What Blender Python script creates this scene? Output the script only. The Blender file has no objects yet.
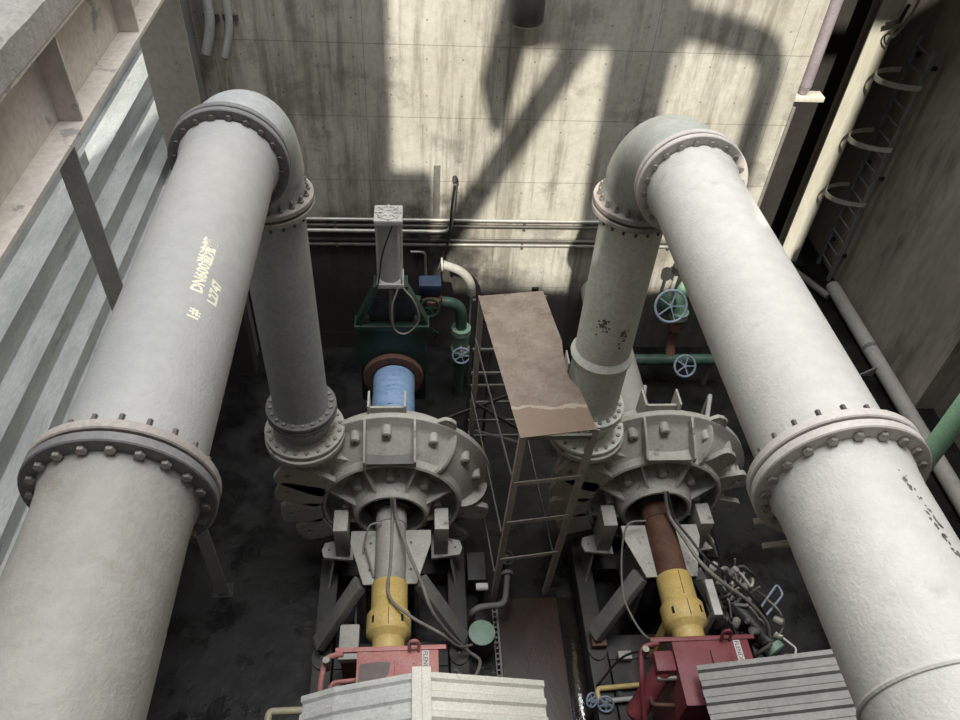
import bpy, bmesh, math, random
from mathutils import Vector, Matrix
random.seed(7)
S = bpy.context.scene
COL = S.collection
H = 9.2                      # eye height above the pit floor; z values below are given relative to the eye
PI = math.pi
V = Vector
OFF = {}

# ------------------------------------------------------------------ materials
def nodes_of(name):
    m = bpy.data.materials.new(name); m.use_nodes = True
    nt = m.node_tree; b = nt.nodes['Principled BSDF']
    return m, nt, b
def N(nt, typ, **kw):
    n = nt.nodes.new(typ)
    for k, v in kw.items():
        if k in n.inputs: n.inputs[k].default_value = v
        else: setattr(n, k, v)
    return n
def lin(c):
    return tuple(((x/255)/12.92 if x/255 <= .04045 else ((x/255+.055)/1.055)**2.4) for x in c) + (1,)
def mix(nt, fac, a, b):
    n = nt.nodes.new('ShaderNodeMix'); n.data_type = 'RGBA'
    if isinstance(fac, (int, float)): n.inputs[0].default_value = fac
    else: nt.links.new(fac, n.inputs[0])
    for s, x in ((6, a), (7, b)):
        if isinstance(x, tuple): n.inputs[s].default_value = x
        else: nt.links.new(x, n.inputs[s])
    return n.outputs[2]
def ramp(nt, src, lo, hi):
    n = nt.nodes.new('ShaderNodeMapRange'); n.inputs[1].default_value = lo; n.inputs[2].default_value = hi
    n.interpolation_type = 'SMOOTHSTEP'
    nt.links.new(src, n.inputs[0]); return n.outputs[0]
def math_(nt, op, a, b=None):
    n = nt.nodes.new('ShaderNodeMath'); n.operation = op
    for i, x in enumerate((a, b)):
        if x is None: continue
        if isinstance(x, (int, float)): n.inputs[i].default_value = x
        else: nt.links.new(x, n.inputs[i])
    return n.outputs[0]
def coord(nt, scale=(1, 1, 1)):
    t = nt.nodes.new('ShaderNodeTexCoord'); mp = nt.nodes.new('ShaderNodeMapping')
    mp.inputs['Scale'].default_value = scale
    nt.links.new(t.outputs['Object'], mp.inputs[0]); return mp.outputs[0]
def noise(nt, vec, scale, detail=5, rough=.6):
    n = N(nt, 'ShaderNodeTexNoise', Scale=scale, Detail=detail, Roughness=rough)
    nt.links.new(vec, n.inputs['Vector']); return n.outputs['Fac']
def mat(name, c1, c2, scale=3, rough=.6, metal=0, bump=.15, bscale=40, spots=None, spot_lo=.62, spot_hi=.72, spot_scale=5, stretch=(1, 1, 1), spec=.5, var=.3):
    m, nt, b = nodes_of(name)
    v = coord(nt, stretch)
    f = ramp(nt, noise(nt, v, scale), .32, .68)
    c = mix(nt, f, lin(c1), lin(c2))
    fine = ramp(nt, noise(nt, v, scale*9, 3), .3, .7)
    c = mix(nt, math_(nt, 'MULTIPLY', fine, var), c, lin(tuple(int(x*.72) for x in c1)))
    if spots:
        c = mix(nt, ramp(nt, noise(nt, v, spot_scale, 6, .7), spot_lo, spot_hi), c, lin(spots))
    nt.links.new(c, b.inputs['Base Color'])
    b.inputs['Roughness'].default_value = rough; b.inputs['Metallic'].default_value = metal
    b.inputs['Specular IOR Level'].default_value = spec
    if bump:
        bp = N(nt, 'ShaderNodeBump', Strength=bump, Distance=.01)
        nt.links.new(noise(nt, v, bscale, 4), bp.inputs['Height'])
        nt.links.new(bp.outputs[0], b.inputs['Normal'])
    return m

def concrete_wall():
    m, nt, b = nodes_of('wall_concrete')
    v = coord(nt); vs = coord(nt, (1, 1, .10))
    base = mix(nt, ramp(nt, noise(nt, v, .8, 6), .3, .7), lin((184, 179, 166)), lin((204, 200, 188)))
    streak = ramp(nt, noise(nt, vs, 3.4, 7, .7), .44, .64)
    c = mix(nt, math_(nt, 'MULTIPLY', streak, .62), base, lin((112, 105, 92)))
    st2 = ramp(nt, noise(nt, coord(nt, (1, 1, .06)), 9, 4), .55, .72)
    c = mix(nt, math_(nt, 'MULTIPLY', st2, .4), c, lin((92, 84, 74)))
    blot = ramp(nt, noise(nt, v, 1.1, 8, .72), .54, .66)
    c = mix(nt, math_(nt, 'MULTIPLY', blot, .45), c, lin((96, 92, 84)))
    fine = ramp(nt, noise(nt, v, 14, 5, .7), .35, .7)
    c = mix(nt, math_(nt, 'MULTIPLY', fine, .22), c, lin((120, 113, 100)))
    sep = nt.nodes.new('ShaderNodeSeparateXYZ'); nt.links.new(v, sep.inputs[0])
    X, Z = sep.outputs[0], sep.outputs[2]
    # darker lower wall, most at the left: dirt plus shade painted in
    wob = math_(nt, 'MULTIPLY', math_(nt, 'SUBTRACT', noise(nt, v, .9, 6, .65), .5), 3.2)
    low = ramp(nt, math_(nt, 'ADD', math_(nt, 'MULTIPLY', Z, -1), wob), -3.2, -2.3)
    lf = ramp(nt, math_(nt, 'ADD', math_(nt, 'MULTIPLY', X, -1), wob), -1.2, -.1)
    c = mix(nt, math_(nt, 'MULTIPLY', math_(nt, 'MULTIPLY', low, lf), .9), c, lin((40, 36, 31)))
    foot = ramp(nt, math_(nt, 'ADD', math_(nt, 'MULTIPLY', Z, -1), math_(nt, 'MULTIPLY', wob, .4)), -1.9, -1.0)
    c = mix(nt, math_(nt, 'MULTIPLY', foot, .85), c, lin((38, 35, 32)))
    # formwork lines and tie holes
    def lines(src, pitch, off, w):
        t = math_(nt, 'FRACT', math_(nt, 'DIVIDE', math_(nt, 'ADD', src, off), pitch))
        d = math_(nt, 'ABSOLUTE', math_(nt, 'SUBTRACT', t, .5))
        return math_(nt, 'LESS_THAN', d, w/pitch)
    hl = lines(Z, .97, -5.22+.485+9.7, .006)
    vl = lines(X, 1.83, -1.17+.915, .005)
    c = mix(nt, math_(nt, 'MULTIPLY', math_(nt, 'MAXIMUM', hl, vl), .45), c, lin((80, 75, 66)))
    hole = math_(nt, 'MULTIPLY', lines(Z, .485, 4.9, .011), lines(X, .46, .1, .011))
    c = mix(nt, math_(nt, 'MULTIPLY', hole, .55), c, lin((40, 37, 33)))
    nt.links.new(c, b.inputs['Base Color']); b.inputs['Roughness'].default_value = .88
    bp = N(nt, 'ShaderNodeBump', Strength=.25, Distance=.01)
    nt.links.new(noise(nt, v, 30, 5), bp.inputs['Height']); nt.links.new(bp.outputs[0], b.inputs['Normal'])
    return m

def wet_floor():
    m, nt, b = nodes_of('wet_floor')
    v = coord(nt)
    c = mix(nt, ramp(nt, noise(nt, v, 1.2, 7), .35, .7), lin((15, 15, 16)), lin((26, 25, 24)))
    c = mix(nt, math_(nt, 'MULTIPLY', ramp(nt, noise(nt, v, 6, 6, .7), .58, .7), .3), c, lin((38, 35, 33)))
    nt.links.new(c, b.inputs['Base Color']); b.inputs['Specular IOR Level'].default_value = .3
    r = nt.nodes.new('ShaderNodeMapRange'); r.inputs[1].default_value = .4; r.inputs[2].default_value = .6
    r.inputs[3].default_value = .2; r.inputs[4].default_value = .6
    nt.links.new(noise(nt, v, 1.6, 6), r.inputs[0]); nt.links.new(r.outputs[0], b.inputs['Roughness'])
    bp = N(nt, 'ShaderNodeBump', Strength=.3, Distance=.02)
    nt.links.new(noise(nt, v, 9, 6), bp.inputs['Height']); nt.links.new(bp.outputs[0], b.inputs['Normal'])
    return m

def deck_mat():
    m, nt, b = nodes_of('deck_plate_rusty')
    v = coord(nt)
    c = mix(nt, ramp(nt, noise(nt, v, 2.2, 8, .7), .35, .65), lin((126, 112, 100)), lin((152, 140, 128)))
    c = mix(nt, math_(nt, 'MULTIPLY', ramp(nt, noise(nt, v, 3.1, 7, .7), .55, .68), .75), c, lin((84, 74, 66)))
    c = mix(nt, math_(nt, 'MULTIPLY', ramp(nt, noise(nt, v, 22, 4), .5, .7), .5), c, lin((128, 98, 74)))
    sep = nt.nodes.new('ShaderNodeSeparateXYZ'); nt.links.new(v, sep.inputs[0])
    w = math_(nt, 'ADD', sep.outputs[1], math_(nt, 'MULTIPLY', math_(nt, 'SUBTRACT', noise(nt, v, 3, 3), .5), .25))
    front = math_(nt, 'LESS_THAN', w, .36)
    c = mix(nt, math_(nt, 'MULTIPLY', front, .75), c, mix(nt, noise(nt, v, 30, 4), lin((150, 128, 108)), lin((138, 120, 106))))
    edge = math_(nt, 'LESS_THAN', math_(nt, 'ABSOLUTE', math_(nt, 'SUBTRACT', w, .37)), .02)
    c = mix(nt, math_(nt, 'MULTIPLY', edge, .7), c, lin((190, 176, 158)))
    nt.links.new(c, b.inputs['Base Color']); b.inputs['Roughness'].default_value = .8
    bp = N(nt, 'ShaderNodeBump', Strength=.4, Distance=.01)
    nt.links.new(noise(nt, v, 60, 4), bp.inputs['Height']); nt.links.new(bp.outputs[0], b.inputs['Normal'])
    return m

M = {}
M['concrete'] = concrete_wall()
M['floor'] = wet_floor()
M['deck'] = deck_mat()
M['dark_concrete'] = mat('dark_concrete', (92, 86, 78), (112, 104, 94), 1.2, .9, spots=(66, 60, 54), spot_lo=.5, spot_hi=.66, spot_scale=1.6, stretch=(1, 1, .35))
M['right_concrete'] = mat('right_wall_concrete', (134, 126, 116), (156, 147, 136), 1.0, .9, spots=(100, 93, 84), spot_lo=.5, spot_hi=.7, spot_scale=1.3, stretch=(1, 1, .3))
M['darkened'] = mat('darkened_concrete', (46, 42, 38), (58, 53, 47), 1.5, .9)  # near-black: the shade of the right recess is put into this colour
M['pale_concrete'] = mat('pale_concrete', (150, 148, 144), (176, 172, 166), 2.5, .9, bump=.5, spots=(110, 106, 100))
M['pipe_white'] = mat('pipe_paint_white', (197, 195, 188), (206, 204, 197), 1.2, .55, bump=.4, bscale=55, spots=(180, 177, 169), spot_lo=.58, spot_hi=.8, var=.16)
M['pipe_grey'] = mat('pipe_paint_grey', (160, 160, 158), (168, 167, 164), 1.2, .55, bump=.4, bscale=50, spots=(146, 145, 142), spot_lo=.58, spot_hi=.78, var=.14)
M['pipe_dusty'] = mat('pipe_paint_dusty', (146, 143, 137), (158, 155, 147), 1.3, .6, bump=.4, bscale=50, spots=(136, 130, 120), spot_lo=.52, spot_hi=.75, var=.2)
M['pipe_steel'] = mat('pipe_paint_steel_grey', (164, 167, 168), (178, 181, 181), 2.4, .5, bump=.2, bscale=30, spots=(140, 141, 141))
M['pipe_green_grey'] = mat('pipe_paint_green_grey', (220, 224, 210), (230, 234, 220), 2.4, .5, bump=.2, bscale=30, spots=(192, 194, 182), spot_lo=.6, spot_hi=.74)
M['flange_rust'] = mat('flange_rusty_paint', (150, 143, 136), (176, 168, 160), 5, .65, spots=(146, 96, 74), spot_lo=.6, spot_hi=.72, spot_scale=4)
M['flange_face'] = mat('flange_paint_grey', (112, 112, 113), (128, 127, 126), 5, .6, spots=(108, 92, 82))
M['gasket'] = mat('gasket_black', (28, 26, 25), (40, 38, 36), 8, .8)
M['bolt'] = mat('bolt_steel', (140, 136, 130), (168, 164, 156), 9, .45, .5)
M['bolt_dark'] = mat('bolt_dark_steel', (88, 82, 78), (120, 114, 108), 9, .5, .5)
M['pump'] = mat('pump_paint_beige_grey', (172, 169, 160), (190, 186, 176), 2.5, .55, bump=.2, spots=(118, 112, 102), spot_lo=.56, spot_hi=.7)
M['col_side_shade'] = mat('column_side_shade_grey', (112, 113, 113), (130, 131, 129), 3, .55, spots=(84, 82, 78))  # left column's side plates: their shade is put into the colour
M['seal'] = mat('seal_black', (22, 21, 22), (38, 36, 36), 5, .5)
M['bearing'] = mat('bearing_paint_grey', (158, 156, 148), (176, 173, 164), 4, .5, spots=(126, 120, 108))
M['rust_brown'] = mat('rust_brown', (84, 56, 42), (112, 78, 58), 5, .75, bump=.5, spots=(58, 40, 32))
M['rust_ring'] = mat('rust_red_ring', (98, 68, 56), (116, 84, 70), 6, .75, spots=(88, 60, 48))
M['yellow'] = mat('guard_yellow', (212, 180, 104), (222, 196, 128), 5, .5, spots=(150, 118, 60), spot_lo=.63, spot_hi=.74)
M['red'] = mat('gearbox_red', (188, 120, 116), (200, 142, 136), 4, .5, spots=(160, 142, 134), spot_lo=.55, spot_hi=.72, spot_scale=4)
M['red_dark'] = mat('gearbox_dark_red', (128, 58, 64), (142, 74, 78), 4, .5, spots=(118, 50, 56))
M['base'] = mat('base_frame_grey', (42, 42, 42), (60, 58, 56), 3, .6, spots=(70, 56, 48), spot_lo=.5, spot_hi=.66)
M['brace'] = mat('brace_grey', (104, 103, 99), (124, 122, 116), 3, .6, spots=(90, 84, 78))
M['galv'] = mat('galvanised_sheet', (168, 172, 170), (190, 193, 190), 6, .5, 0, bump=.08, spots=(124, 126, 124), spot_lo=.56, spot_hi=.72, stretch=(1, .25, 1))
M['sheet'] = mat('shed_sheet_silver', (224, 224, 220), (238, 237, 232), 3, .45, .2, bump=.1, spots=(176, 174, 168))
M['sheet_cream'] = mat('shed_sheet_cream', (232, 228, 214), (240, 236, 224), 5, .6, bump=.2, spots=(200, 194, 178))
M['sheet_dark'] = mat('shed_sheet_grey', (128, 127, 122), (144, 142, 136), 3, .5, .2, bump=.1, spots=(84, 82, 78))
M['girder'] = mat('girder_primer', (198, 190, 181), (210, 202, 194), 2, .65, bump=.2, spots=(150, 147, 147), spot_lo=.6, spot_hi=.63, spot_scale=1.5)
M['steel_col'] = mat('column_paint_beige', (178, 172, 160), (196, 190, 178), 1.6, .6, bump=.12, spots=(132, 126, 114))
M['col_bright'] = mat('column_paint_pale', (206, 202, 184), (218, 214, 198), 1.6, .6, bump=.12, spots=(170, 164, 148), stretch=(1, 1, .2))
M['green'] = mat('valve_green', (52, 78, 66), (70, 98, 84), 5, .5, spots=(70, 80, 66))
M['green_dark'] = mat('frame_dark_green', (27, 48, 41), (38, 62, 53), 4, .5, spots=(46, 48, 42))
M['green_pale'] = mat('pipe_pale_green', (176, 226, 186), (190, 234, 198), 5, .45, spots=(120, 170, 130))
M['blue'] = mat('sleeve_blue', (124, 154, 192), (150, 176, 206), 6, .5, bump=.4, bscale=16, spots=(70, 84, 112), spot_lo=.58, spot_hi=.68, spot_scale=7, stretch=(1, 3, 1))
M['blue_wheel'] = mat('handwheel_blue_grey', (128, 142, 158), (150, 162, 174), 8, .45)
M['blue_motor'] = mat('actuator_blue', (26, 38, 60), (38, 52, 76), 6, .5)
M['white_metal'] = mat('cylinder_white_grey', (176, 176, 172), (192, 191, 186), 5, .45, spots=(140, 138, 132))
M['conduit'] = mat('conduit_zinc', (150, 148, 140), (170, 167, 158), 8, .4, .3)
M['conduit_dark'] = mat('conduit_dark', (86, 82, 76), (104, 100, 92), 8, .5, .2)
M['cable'] = mat('cable_sheath_grey', (128, 124, 116), (146, 142, 134), 9, .5)
M['cable_black'] = mat('cable_sheath_black', (38, 36, 36), (52, 50, 48), 9, .45)
M['black'] = mat('black_steel', (40, 40, 41), (58, 57, 56), 4, .5, .3)
M['pipe_mauve'] = mat('downpipe_mauve', (150, 140, 144), (166, 156, 158), 3, .5, spots=(128, 116, 114))
M['cover_brown'] = mat('trench_cover_brown', (46, 32, 25), (64, 45, 35), 2, .38, bump=.3, spots=(48, 36, 30), stretch=(1, .4, 1))
M['wet_plate'] = mat('wet_black_plate', (30, 27, 25), (44, 38, 34), 3, .07, bump=.3, bscale=10)
M['lid'] = mat('lid_pale_green', (120, 148, 130), (140, 164, 146), 9, .55, spots=(92, 112, 100))
M['yellow_pipe'] = mat('pipe_pale_yellow', (196, 174, 110), (208, 188, 130), 6, .5, spots=(160, 140, 90))
M['cream_pipe'] = mat('pipe_cream', (184, 176, 146), (196, 188, 160), 6, .5)
M['paper'] = mat('sticker_white', (214, 208, 204), (224, 219, 214), 9, .6, bump=0)
M['ink'] = mat('ink_black', (34, 32, 32), (44, 42, 42), 9, .6, bump=0)
M['stencil'] = mat('stencil_cream', (226, 222, 196), (232, 229, 208), 12, .6, bump=0)
M['bare'] = mat('bare_grey_patch', (112, 102, 98), (124, 114, 108), 6, .6)
M['scorch'] = mat('scorch_dark', (84, 76, 72), (124, 116, 110), 9, .8)
M['flange_pale'] = mat('flange_paint_pale', (196, 189, 182), (208, 201, 194), 5, .6, spots=(156, 118, 98), spot_lo=.66, spot_hi=.78, spot_scale=4, var=.2)
M['elbow_grey'] = mat('elbow_paint_grey', (170, 172, 164), (186, 188, 180), 2.4, .5, bump=.2, bscale=30, spots=(146, 148, 140), var=.25)
M['lamp'] = mat('lamp_dark_housing', (70, 66, 62), (86, 82, 76), 5, .5)
M['truss'] = mat('frame_dark_steel', (70, 68, 66), (86, 83, 80), 4, .7)

# ------------------------------------------------------------------ mesh builder
def basis(ax):
    ax = V(ax).normalized()
    up = V((0, 0, 1)) if abs(ax.z) < .9 else V((0, 1, 0))
    u = up.cross(ax).normalized(); w = ax.cross(u).normalized()
    return ax, u, w
class MB:
    def __init__(s): s.v = []; s.f = []
    def add(s, vs, fs):
        b = len(s.v); s.v += [V(x) for x in vs]; s.f += [tuple(b+i for i in f) for f in fs]; return s
    def box(s, x0, x1, y0, y1, z0, z1):
        vs = [(x, y, z) for z in (z0, z1) for y in (y0, y1) for x in (x0, x1)]
        return s.add(vs, [(0, 2, 3, 1), (4, 5, 7, 6), (0, 1, 5, 4), (2, 6, 7, 3), (0, 4, 6, 2), (1, 3, 7, 5)])
    def bar(s, a, b, w, h, up=(0, 0, 1)):
        a, b = V(a), V(b); d = (b-a).normalized(); up = V(up)
        if abs(d.dot(up)) > .95: up = V((0, 1, 0))
        r = d.cross(up).normalized(); u = r.cross(d).normalized()
        vs = [p+r*sx*w/2+u*sz*h/2 for p in (a, b) for sx, sz in ((-1, -1), (1, -1), (1, 1), (-1, 1))]
        return s.add(vs, [(0, 1, 2, 3), (7, 6, 5, 4), (0, 4, 5, 1), (1, 5, 6, 2), (2, 6, 7, 3), (3, 7, 4, 0)])
    def angle(s, a, b, w=.06, t=.008, u=(1, 0, 0), n=(0, 1, 0)):      # L section
        a, b, u, n = V(a), V(b), V(u), V(n)
        pr = [u*0, u*w, u*w+n*t, u*t+n*t, u*t+n*w, n*w]
        vs = [a+p for p in pr]+[b+p for p in pr]
        fs = [(i, (i+1) % 6, 6+(i+1) % 6, 6+i) for i in range(6)]+[(5, 4, 3, 2, 1, 0), (6, 7, 8, 9, 10, 11)]
        return s.add(vs, fs)
    def lathe(s, prof, o, ax, seg=40, closed=False):
        o = V(o); ax, u, w = basis(ax); vs = []; fs = []
        for r, t in prof:
            for k in range(seg):
                a = 2*PI*k/seg; vs.append(o+ax*t+(u*math.cos(a)+w*math.sin(a))*max(r, 1e-4))
        n = len(prof)
        for i in range(n-1 if not closed else n):
            j = (i+1) % n
            for k in range(seg):
                l = (k+1) % seg; fs.append((i*seg+k, i*seg+l, j*seg+l, j*seg+k))
        if not closed:
            fs.append(tuple(reversed(range(seg)))); fs.append(tuple((n-1)*seg+k for k in range(seg)))
        return s.add(vs, fs)
    def cyl(s, a, b, r, r2=None, seg=24):
        a, b = V(a), V(b); return s.lathe([(r, 0), (r if r2 is None else r2, (b-a).length)], a, b-a, seg)
    def hollow(s, a, b, ro, ri, seg=48):
        a, b = V(a), V(b); L = (b-a).length; e = min(.006, L*.2)
        return s.lathe([(ri, 0), (ro-e, 0), (ro, e), (ro, L-e), (ro-e, L), (ri, L)], a, b-a, seg, True)
    def tube(s, pts, r, seg=10, caps=True, rr=None):
        pts = [V(p) for p in pts]; n = len(pts); vs = []; fs = []
        t0 = (pts[1]-pts[0]).normalized(); _, u, w = basis(t0)
        for i, p in enumerate(pts):
            t = ((pts[min(i+1, n-1)]-pts[max(i-1, 0)])).normalized()
            u = (u-t*u.dot(t)).normalized(); w = t.cross(u)
            R = rr[i] if rr else r
            for k in range(seg):
                a = 2*PI*k/seg; vs.append(p+(u*math.cos(a)+w*math.sin(a))*R)
        for i in range(n-1):
            for k in range(seg):
                l = (k+1) % seg; fs.append((i*seg+k, i*seg+l, (i+1)*seg+l, (i+1)*seg+k))
        if caps: fs += [tuple(reversed(range(seg))), tuple((n-1)*seg+k for k in range(seg))]
        return s.add(vs, fs)
    def ring(s, c, ax, R, r, seg=28, sg=8):
        ax, u, w = basis(ax); c = V(c); vs = []; fs = []
        for i in range(seg):
            a = 2*PI*i/seg; d = u*math.cos(a)+w*math.sin(a)
            for k in range(sg):
                b = 2*PI*k/sg; vs.append(c+d*(R+r*math.cos(b))+ax*r*math.sin(b))
        for i in range(seg):
            j = (i+1) % seg
            for k in range(sg):
                l = (k+1) % sg; fs.append((i*sg+k, j*sg+k, j*sg+l, i*sg+l))
        return s.add(vs, fs)
    def prism(s, poly, d):                                             # planar polygon of 3-D points, pushed by d
        n = len(poly); d = V(d); a = [V(p) for p in poly]; b = [p+d for p in a]
        return s.add(a+b, [tuple(reversed(range(n))), tuple(range(n, 2*n))]+[(i, (i+1) % n, n+(i+1) % n, n+i) for i in range(n)])
    def holed(s, o, u, w, n, out, hc, hr, th, seg=24):                 # plate with a hole; out = list of 2-D outline points
        o, u, w, n = V(o), V(u), V(w), V(n); A = []; B = []
        for k in range(seg):
            a = 2*PI*k/seg; dx, dy = math.cos(a), math.sin(a); best = None
            for i in range(len(out)):
                (x1, y1), (x2, y2) = out[i], out[(i+1) % len(out)]
                ex, ey = x2-x1, y2-y1; den = dx*ey-dy*ex
                if abs(den) < 1e-9: continue
                t = ((x1-hc[0])*ey-(y1-hc[1])*ex)/den; q = ((x1-hc[0])*dy-(y1-hc[1])*dx)/den
                if t > 0 and -1e-6 <= q <= 1+1e-6 and (best is None or t > best): best = t
            A.append((hc[0]+dx*best, hc[1]+dy*best)); B.append((hc[0]+dx*hr, hc[1]+dy*hr))
        vs = []
        for off in (0, th):
            for ls in (A, B): vs += [o+u*x+w*y+n*off for x, y in ls]
        fs = []
        for k in range(seg):
            l = (k+1) % seg
            fs += [(k, seg+k, seg+l, l), (2*seg+k, 2*seg+l, 3*seg+l, 3*seg+k), (k, l, 2*seg+l, 2*seg+k), (seg+k, 3*seg+k, 3*seg+l, seg+l)]
        return s.add(vs, fs)
    def build(s, name, m, parent=None, bevel=0, origin=None, smooth=True, ang=35):
        off = OFF[parent] if parent else V((0, 0, 0))
        o0 = V(origin)+V((0, 0, H)) if origin else off
        me = bpy.data.meshes.new(name)
        me.from_pydata([tuple(p+V((0, 0, H))-o0) for p in s.v], [], s.f)
        bm = bmesh.new(); bm.from_mesh(me); bmesh.ops.recalc_face_normals(bm, faces=bm.faces)
        if bevel:
            es = [e for e in bm.edges if len(e.link_faces) == 2 and e.calc_face_angle(0) > .9]
            if es: bmesh.ops.bevel(bm, geom=es, offset=bevel, segments=2, profile=.6, affect='EDGES', clamp_overlap=True)
        bm.to_mesh(me); bm.free()
        if smooth:
            me.polygons.foreach_set('use_smooth', [True]*len(me.polygons)); me.set_sharp_from_angle(angle=math.radians(ang))
        me.materials.append(M[m])
        o = bpy.data.objects.new(name, me); COL.objects.link(o)
        if parent: o.parent = parent
        o.location = o0-off; OFF[o] = o0
        return o
def thing(name, label, cat, loc, group=None):
    o = bpy.data.objects.new(name, None); COL.objects.link(o); o.empty_display_size = .2
    o.location = V(loc)+V((0, 0, H)); OFF[o] = V(loc)+V((0, 0, H))
    o['label'] = label; o['category'] = cat
    if group: o['group'] = group
    return o
def tag(o, label, cat, group=None):
    o['label'] = label; o['category'] = cat
    if group: o['group'] = group
    return o
def struct(o): o['kind'] = 'structure'; return o
def fillet(pts, r, n=6):
    pts = [V(p) for p in pts]; out = [pts[0]]
    for i in range(1, len(pts)-1):
        a, b, c = pts[i-1], pts[i], pts[i+1]
        d1, d2 = (a-b), (c-b); k = min(r, d1.length*.49, d2.length*.49)
        p, q = b+d1.normalized()*k, b+d2.normalized()*k
        for j in range(n+1):
            t = j/n; out.append(p*(1-t)**2+b*2*t*(1-t)+q*t*t)
    out.append(pts[-1]); return out
def smooth_path(pts, n=7):
    P = [V(p) for p in pts]; P = [P[0]*2-P[1]]+P+[P[-1]*2-P[-2]]; out = []
    for i in range(1, len(P)-2):
        a, b, c, d = P[i-1:i+3]
        for j in range(n):
            t = j/n; out.append(.5*((2*b)+(c-a)*t+(2*a-5*b+4*c-d)*t*t+(3*b-a-3*c+d)*t**3))
    out.append(P[-2]); return out
def lab(o, text): o['label'] = text; return o

# shared bolt meshes, axis along +Y (head in front at -Y)
HEX = {}
def hexmesh(kind, m):
    if (kind, m) in HEX: return HEX[(kind, m)]
    b = MB()
    if kind == 'bolt':
        b.lathe([(.026, 0), (.030, .004), (.030, .024)], (0, -.024, -H), (0, 1, 0), 6)
    elif kind == 'nut':
        b.lathe([(.030, 0), (.030, .028), (.017, .029), (.017, .075), (.012, .08)], (0, 0, -H), (0, 1, 0), 6)
    else:
        b.lathe([(.044, 0), (.044, .008), (.036, .009), (.036, .04), (.020, .041), (.020, .07)], (0, .07, -H), (0, -1, 0), 6)
    o = b.build(kind, m); me = o.data; bpy.data.objects.remove(o); HEX[(kind, m)] = me
    return me
def ring_bolts(parent, c, ax, R, n, kind='bolt', m='bolt', a0=0., scale=1., name=None, face=1):
    ax, u, w = basis(ax); me = hexmesh(kind, m); q = V((0, 1, 0)).rotation_difference(ax*face)
    for k in range(n):
        a = 2*PI*(k+.5)/n+a0
        o = bpy.data.objects.new(name or kind, me); COL.objects.link(o); o.parent = parent
        o.location = V(c)+V((0, 0, H))+(u*math.cos(a)+w*math.sin(a))*R-OFF[parent]
        o.rotation_mode = 'QUATERNION'; o.rotation_quaternion = q; o.scale = (scale*.8,)*3
def one_bolt(parent, p, ax, kind='stud', m='bolt', scale=1.):
    o = bpy.data.objects.new(kind, hexmesh(kind, m)); COL.objects.link(o); o.parent = parent
    o.location = V(p)+V((0, 0, H))-OFF[parent]; o.rotation_mode = 'QUATERNION'
    o.rotation_quaternion = V((0, -1, 0)).rotation_difference(V(ax)) if kind != 'nut' else V((0, 1, 0)).rotation_difference(V(ax)); o.scale = (scale,)*3
    return o

# ------------------------------------------------------------------ setting
struct(MB().box(-6.2, 8.7, -2.3, 13.6, -9.5, -9.2).build('floor', 'floor', smooth=False))
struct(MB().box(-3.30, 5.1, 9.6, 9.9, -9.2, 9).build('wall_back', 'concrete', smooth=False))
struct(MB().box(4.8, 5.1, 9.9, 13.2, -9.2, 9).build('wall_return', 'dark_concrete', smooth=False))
struct(MB().box(4.8, 8.6, 13.2, 13.5, -9.2, 9).build('wall_recess', 'darkened', smooth=False))
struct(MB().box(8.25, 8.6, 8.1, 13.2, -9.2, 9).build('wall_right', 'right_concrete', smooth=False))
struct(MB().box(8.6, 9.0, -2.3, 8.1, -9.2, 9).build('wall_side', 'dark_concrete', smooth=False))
struct(MB().box(5.1, 8.25, 9.7, 13.2, -1.2, -.9).build('shade_slab', 'dark_concrete', smooth=False))  # slab added out of view to keep the recess dark
struct(MB().box(-3.30, -2.62, 8.95, 9.2, -9.2, -6.3).build('trim_plinth', 'darkened', smooth=False))
# wall behind the viewer with the tall daylight opening in it
fw = MB()
fw.box(-6.2, 9.0, -2.3, -2.0, -9.2, 2.72).box(-6.2, -2.78, -2.3, -2.0, 2.72, 9).box(4.66, 9.0, -2.3, -2.0, 2.72, 9).box(-2.78, 4.66, -2.3, -2.0, 8.7, 9)
struct(fw.build('wall_front', 'dark_concrete', smooth=False))
wf = MB()  # unseen bars, shaped to cast the shadows on the back wall
def mem(x, z, y=-2.12): return (x-2.38, y, z+10.65)
wf.bar(mem(2.7, -2.54), mem(-.2, -8.02), .2, .30, (0, 1, 0))
wf.bar(mem(1.4, -2.2), mem(.98, -4.7), .2, .75, (0, 1, 0))
wf.bar(mem(2.83, -1.95, -2.2), mem(2.83, -8, -2.2), .80, .2, (0, 1, 0))
wf.bar(mem(1.3, -3.15, -2.3), mem(3.3, -3.15, -2.3), .2, .95, (0, 0, 1))
wf.box(-2.79, -2.2, -2.3, -2.0, 2.71, 4.9)  # block added to keep the sun off the left elbow
wf.tube(fillet([mem(2.76, -3.36), mem(4.60, -3.78), mem(4.72, -8)], .4), .18, 12)
struct(wf.build('shadow_bars', 'truss'))
struct(MB().box(-2.6, 8.6, -2.0, .08, -1.75, -1.55).build('trim_walkway', 'dark_concrete', smooth=False))
struct(MB().box(-6.5, -6.2, -2.3, 9.9, -9.2, 3).build('wall_upper', 'dark_concrete', smooth=False))

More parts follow.
